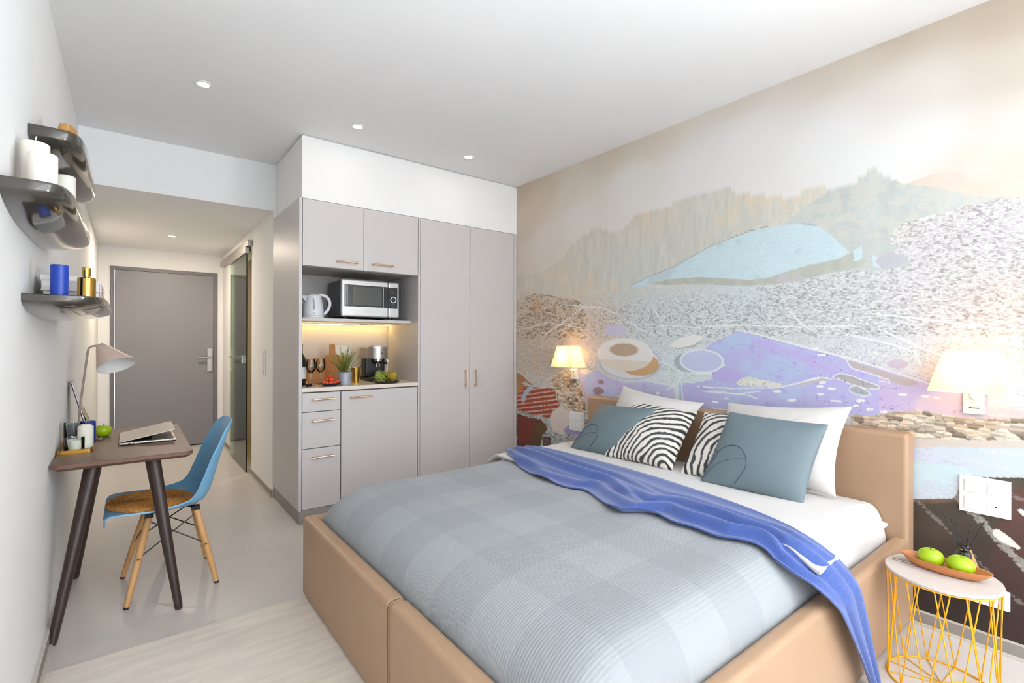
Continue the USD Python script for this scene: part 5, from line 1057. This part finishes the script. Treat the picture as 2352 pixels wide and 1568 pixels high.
# artichokes
ax0, ay0 = 1.868, 3.665
t = thing('plate', 'dark brown plate with two artichokes at the right of the worktop', 'plate', (ax0, ay0, ZW))
part(t, 'dish', lathe([(0, 0), (.078, 0), (.084, .003), (.100, .014), (.103, .016), (.1035, .018), (.098, .017), (.08, .006), (0, .005)], 48, (ax0, ay0, ZW)), M('plate_brown', (62, 54, 50), .35, noise=(9, .1)), 40)
def artichoke(label, c, mat, axis_, seed, r=.047):
    t = thing('artichoke', label, 'artichoke', c); rs = np.random.default_rng(seed)
    d = np.array(axis_, float); d /= np.linalg.norm(d); e1 = np.cross(d, (.3, .2, 1)); e1 /= np.linalg.norm(e1); e2 = np.cross(d, e1); cc = np.array(c) + (0, 0, r * .93)
    core = trimesh.creation.icosphere(2, r * .74); core.apply_translation(cc); part(t, 'heart', core, mat, True)
    n = 0
    for row in range(7):
        cnt = [6, 8, 9, 9, 8, 6, 4][row]; lat = -.95 + row * .33
        for k in range(cnt):
            a = (k + .5 * (row % 2)) * 2 * np.pi / cnt + rs.uniform(-.08, .08)
            o = math.cos(a) * e1 + math.sin(a) * e2; base = d * math.sin(lat) + o * math.cos(lat); tan = d * math.cos(lat) - o * math.sin(lat); sd = np.cross(base, tan)
            L, W = r * .95, r * 1.9 * math.cos(lat * .8) / cnt * 2.2; W = min(W, r * .8); P = []
            for s_, wv, ou in ((0, .55, .80), (.35, 1, .97), (.7, .75, 1.06), (1, .06, 1.04 + .05 * row / 6)):
                for q in (-.5, 0, .5): P.append(cc + (base * (ou - (.10 if q else 0)) + tan * (s_ * L / r * .95 - .25) * (1 - .12 * row / 6)) * r * .92 + sd * q * W * wv)
            P = np.array(P).reshape(4, 3, 3); part(t, 'bract', sheet(P, .003), mat, 60); n += 1
    part(t, 'stalk', cyl(cc - d * r * .7, cc - d * r * 1.25, .010, .009, 14), mat); return t
art1 = M('artichoke_green', (150, 162, 70), .55, noise=(18, .3)); art2 = M('artichoke_yellow', (190, 164, 62), .55, noise=(18, .35))
artichoke('green artichoke lying on the left of the brown plate', (ax0 - .046, ay0 - .004, ZW + .0065), art1, (-.9, -.25, .30), 3, .047)
artichoke('yellowish artichoke on the right of the brown plate', (ax0 + .048, ay0 + .006, ZW + .0065), art2, (.35, -.55, .75), 9, .043)
# ---------------------------------------------------------------- ceiling spots
t0 = None
def downlight(label, c):
    t = thing('ceiling_spot', label, 'ceiling light', c, group=None)
    part(t, 'ring', lathe([(.030, 0), (.045, 0), (.045, -.003), (.042, -.004), (.031, -.003), (.030, 0)], 40, c), M('spot_ring', (240, 240, 238), .35, noise=(9, .01)), 40)
    part(t, 'lens', lathe([(0, -.0006), (.0305, -.0006), (.0305, -.0022), (0, -.0022)], 32, c), emit('spot_glow', (255, 244, 224), 30.0), False)
    l = UsdLux.DiskLight.Define(stage, t.path + '/lamp'); l.CreateRadiusAttr(.03); l.CreateColorAttr(Gf.Vec3f(1.0, .86, .70)); l.CreateIntensityAttr(DOWNLIGHT); l.AddTranslateOp().Set(Gf.Vec3d(0, 0, -.006))
    return t
dl = downlight('recessed ceiling spot farthest left in the main ceiling', (.593, 3.215, ZC))
dup(dl, (1.466, 3.215, ZC), 'recessed ceiling spot above the kitchenette, middle of the row', instance=False)
dup(dl, (2.339, 3.215, ZC), 'recessed ceiling spot nearest the mural wall', instance=False)
for c, lab, k in (((.613, 6.02, ZH), 'recessed spot in the low hallway ceiling by the door', HALL), ((1.75, 5.7, ZH), 'unseen recessed spot in the bathroom ceiling, placed to light the room behind the glass door', HALL * .35)):  # the bathroom spot is out of view and lights that room
    h_ = dup(dl, c, lab, instance=False)
    UsdLux.DiskLight.Get(stage, h_.path + '/lamp').GetIntensityAttr().Set(k)

# ---------------------------------------------------------------- wall lamps
shade_m = usdkit.material(stage, '/World/Looks/lamp_shade', {'d': ('diffuse_bsdf', {'color': tuple(lin((244, 232, 214)))}), 't': ('translucent_bsdf', {'color': tuple(lin((250, 226, 190)))}), 'm': ('mix_closure', {'fac': .62})},
    [('d.BSDF', 'm.closure1'), ('t.BSDF', 'm.closure2')], surface='m.closure')
lamp_base = M('wall_lamp_white', (232, 224, 216), .35, noise=(9, .01)); 
def frustum(cx, cy, z0, z1, bx_, by_, tx_, ty_, n=10):
    """Open rectangular shade wall, rounded at the corners."""
    def rg(hx, hy, z): return np.column_stack([np.array(rrect(cx - hx, cx + hx, cy - hy, cy + hy, .012).exterior.coords), np.full(len(rrect(cx - hx, cx + hx, cy - hy, cy + hy, .012).exterior.coords), z)])
    s = np.linspace(0, 1, n); return np.array([rg(bx_ + (tx_ - bx_) * k, by_ + (ty_ - by_) * k, z0 + (z1 - z0) * k) for k in s])
def wall_lamp(label, y):
    x, t = XR, thing('wall_lamp', label, 'wall lamp', (XR, y, 1.0))
    part(t, 'back_plate', rbx(x - .022, x - .0005, y - .034, y + .034, .968, 1.075, .003), lamp_base)
    part(t, 'switch_slot', bx(x - .0226, x - .0218, y - .018, y + .014, .992, .9955), dark_pl, False)
    part(t, 'arm', tube([(x - .02, y, 1.035), (x - .06, y, 1.037), (x - .082, y, 1.048), (x - .085, y, 1.075)], .006, 12), lamp_base)
    part(t, 'bulb_holder', lathe([(0, 0), (.014, 0), (.014, .035), (0, .035)], 20, (x - .085, y, 1.065)), lamp_base)
    part(t, 'bulb', lathe([(0, .035), (.010, .036), (.018, .055), (.019, .068), (.012, .083), (0, .088)], 20, (x - .085, y, 1.065)), emit('bulb_glow', (255, 214, 150), 40.0), True)
    P = frustum(x - .085, y, 1.066, 1.236, .078, .126, .050, .080); Q = frustum(x - .085, y, 1.066, 1.236, .0772, .1252, .0492, .0792)
    part(t, 'shade', lofted(P), shade_m, 40)
    tr = lambda z, hx, hy: prism(rrect(x - .085 - hx, x - .085 + hx, y - hy, y + hy, .0125).difference(rrect(x - .085 - hx + .003, x - .085 + hx - .003, y - hy + .003, y + hy - .003, .010)), z, z + .007)
    for q_ in (tr(1.064, .0788, .1268), tr(1.231, .0512, .0812)): part(t, 'shade_trim', q_, M('shade_trim', (240, 226, 206), .8, noise=(30, .03)), False)
    l = UsdLux.SphereLight.Define(stage, t.path + '/lamp'); l.CreateRadiusAttr(.02); l.CreateColorAttr(Gf.Vec3f(1.0, .72, .42)); l.CreateIntensityAttr(BULB); l.AddTranslateOp().Set(Gf.Vec3d(-.085, 0, .165))
    return t
wl = wall_lamp('lit wall lamp with a tapered pleated shade at the near side of the bed', .443)
dup(wl, (XR, 2.80, 1.0), 'lit wall lamp with a tapered shade at the far side of the bed', instance=False)

# ---------------------------------------------------------------- switch plates
def quad_plate(label, y, z, socket):
    t = thing('switch_plate', label, 'light switch', (XR, y, z)); x = XR
    part(t, 'plate', rbx(x - .011, x - .0005, y - .079, y + .079, z - .077, z + .077, .003), sw_white)
    for sy, sz in ((.036, .036), (-.036, .036), (.036, -.036), (-.036, -.036)):
        if socket and (sy, sz) == (-.036, -.036):
            part(t, 'socket', rbx(x - .0122, x - .010, y + sy - .028, y + sy + .028, z + sz - .028, z + sz + .028, .001), sw_white)
            part(t, 'pin_hole', cyl((x - .0126, y + sy, z + sz), (x - .0118, y + sy, z + sz), .0028, n=12), dark_pl)
        else: part(t, 'rocker', rbx(x - .0155, x - .010, y + sy - .026, y + sy + .026, z + sz - .026, z + sz + .026, .002), sw_white)
quad_plate('square white switch plate right of the bed above the yellow table', .411, .628, True)
quad_plate('square white switch plate left of the headboard', 2.78, .632, False)
t = thing('wall_outlet', 'white double outlet low on the mural behind the yellow table', 'wall socket', (XR, .413, .215))
part(t, 'plate', rbx(XR - .011, XR - .0005, .334, .492, .177, .257, .003), sw_white)
for s_ in (-.036, .036): part(t, 'socket', rbx(XR - .0125, XR - .010, .413 + s_ - .026, .413 + s_ + .026, .19, .244, .002), sw_white)

# ---------------------------------------------------------------- wire side tables
yel = M('wire_yellow', (240, 170, 14), .35, noise=(9, .03)); top_grey = M('table_top_greige', (200, 190, 184), .45, noise=(5, .02))
tx, ty, RT, HT = 2.654, .463, .168, .413
def side_table(label, x, y):
    t = thing('side_table', label, 'side table', (x, y, 0)); rb = .160
    part(t, 'tabletop', lathe([(0, HT - .012), (RT - .003, HT - .012), (RT, HT - .009), (RT, HT - .002), (RT - .002, HT), (0, HT)], 72, (x, y, 0)), top_grey, 35)
    cr = lambda r, z, n=72: np.array([(x + r * math.cos(a), y + r * math.sin(a), z) for a in np.linspace(0, 2 * np.pi, n + 1)])
    part(t, 'top_ring', tube(cr(RT - .006, HT - .0155), .003, 8, False), yel); part(t, 'base_ring', tube(cr(rb, .0034), .0033, 8, False), yel)
    off = math.radians(4.0)
    for k in range(24):
        a0 = off + k * math.radians(15); a1 = off + math.radians(15) * ((k + 1.5) if k % 2 == 0 else (k - 1.5))
        part(t, 'wire', cyl((x + (RT - .006) * math.cos(a0), y + (RT - .006) * math.sin(a0), HT - .0125), (x + rb * math.cos(a1), y + rb * math.sin(a1), .0034), .0022, n=8), yel)
    for k in range(12):
        a1 = off + math.radians(15) * (2 * k + 1.5); part(t, 'spoke', cyl((x + rb * math.cos(a1), y + rb * math.sin(a1), .0034), (x, y, .0034), .0017, n=6), yel)
    return t
st = side_table('round greige side table on a yellow wire basket at the near side of the bed', tx, ty)
dup(st, (2.845, 2.765, 0), 'matching wire side table hidden at the far side of the bed under a dark pot')
t = thing('dark_pot', 'small dark brown cylinder pot standing at the far side of the bed', 'pot', (2.862, 2.885, HT))
part(t, 'body', lathe([(0, 0), (.029, 0), (.031, .002), (.031, .104), (.0285, .104), (.0285, .03), (0, .03)], 32, (2.862, 2.885, HT)), M('pot_brown', (92, 74, 72), .5, noise=(9, .05)), 40)
part(t, 'fill', lathe([(0, .098), (.0284, .098), (0, .101)], 24, (2.862, 2.885, HT)), dark_pl, False)

# bowl with two apples
bwl = M('bowl_cherry_wood', (198, 128, 76), .45, noise=(7, .14, (6, .8, 6)))
bx0, by0, ba, bb = 2.672, .458, .132, .056
Z0 = HT + .0004
t = thing('wooden_bowl', 'long oval wooden bowl with two apples on the near side table', 'bowl', (bx0, by0, Z0))
a = np.linspace(0, 2 * np.pi, 73)[:-1]
def oval(s, z): return np.column_stack([bx0 + bb * s[1] * np.sin(a) * .98, by0 + ba * s[0] * np.cos(a), np.full(72, z)])
R_ = np.array([oval((.60, .50), Z0), oval((.72, .68), Z0 + .004), oval((.88, .88), Z0 + .018), oval((.99, .99), Z0 + .034), oval((1, 1), Z0 + .037), oval((.975, .955), Z0 + .037), oval((.95, .93), Z0 + .034), oval((.84, .82), Z0 + .018), oval((.70, .62), Z0 + .008), oval((.5, .4), Z0 + .0065)])
n_ = len(R_); i, j = np.meshgrid(np.arange(n_ - 1), np.arange(72), indexing='ij'); j2 = (j + 1) % 72; q = np.stack([i * 72 + j, i * 72 + j2, (i + 1) * 72 + j2, (i + 1) * 72 + j], -1).reshape(-1, 4)
V_ = np.vstack([R_.reshape(-1, 3), (bx0, by0, Z0), (bx0, by0, Z0 + .0065)]); k = np.arange(72); k2 = (k + 1) % 72
m = trimesh.Trimesh(V_, np.vstack([q[:, [0, 1, 2]], q[:, [0, 2, 3]], np.stack([k2, k, np.full(72, n_ * 72)], 1), np.stack([(n_ - 1) * 72 + k, (n_ - 1) * 72 + k2, np.full(72, n_ * 72 + 1)], 1)]), process=False); m.fix_normals()
part(t, 'body', m, bwl, 50)
dup(apple0, (bx0 - .002, by0 + .040, Z0 + .0105), 'green apple in the wooden bowl on the left', rotz=70)
dup(apple0, (bx0 + .002, by0 - .045, Z0 + .0105), 'green apple in the wooden bowl on the right', rotz=200)
m = rot(rbx(-.006, .006, -.03, .03, 0, .0035, .0016), .25, (0, 0, 1)); m.apply_translation((bx0 - .012, by0 + .125, HT + .0004))
solo('spoon_handle', m, steel, 'small grey metal handle poking out behind the left end of the bowl', 'cutlery')

# reed diffuser
qx, qy = 2.79, .425
t = thing('reed_diffuser', 'dark glass reed diffuser with black sticks behind the apples', 'diffuser', (qx, qy, HT))
part(t, 'bottle', lathe([(0, 0), (.021, 0), (.024, .003), (.024, .050), (.021, .058), (.011, .064), (.0105, .072), (.016, .074), (.017, .078), (.0105, .079), (.009, .074), (.009, .06), (0, .058)], 40, (qx, qy, HT + .0003)), M('bottle_plum', (30, 22, 26), .08, noise=(4, .1), coat_weight=.6), 35)
part(t, 'ribbon', join(tube([(qx - .012, qy + .004, HT + .067), (qx, qy - .012, HT + .066), (qx + .012, qy - .004, HT + .067), (qx, qy + .012, HT + .067), (qx - .012, qy + .004, HT + .067)], .0022, 7), sheet(np.array([[(qx + .008, qy - .016 - .004 * math.sin(s_ * 2), HT + .066 - .060 * s_) , (qx + .016 + .004 * s_, qy - .018 - .022 * s_, HT + .066 - .060 * s_)] for s_ in np.linspace(0, 1, 8)]), .001)), M('ribbon_tan', (176, 138, 92), .8, noise=(30, .1)))
for k, (dx_, dy_, h_) in enumerate(((-.002, .066, .205), (.006, .030, .200), (.008, .043, .185), (.000, -.022, .172), (.004, -.056, .185))):
    part(t, 'stick', cyl((qx - dx_ * .1, qy - dy_ * .08, HT + .02), (qx + dx_, qy + dy_, HT + h_), .0019, n=8), dark_pl)
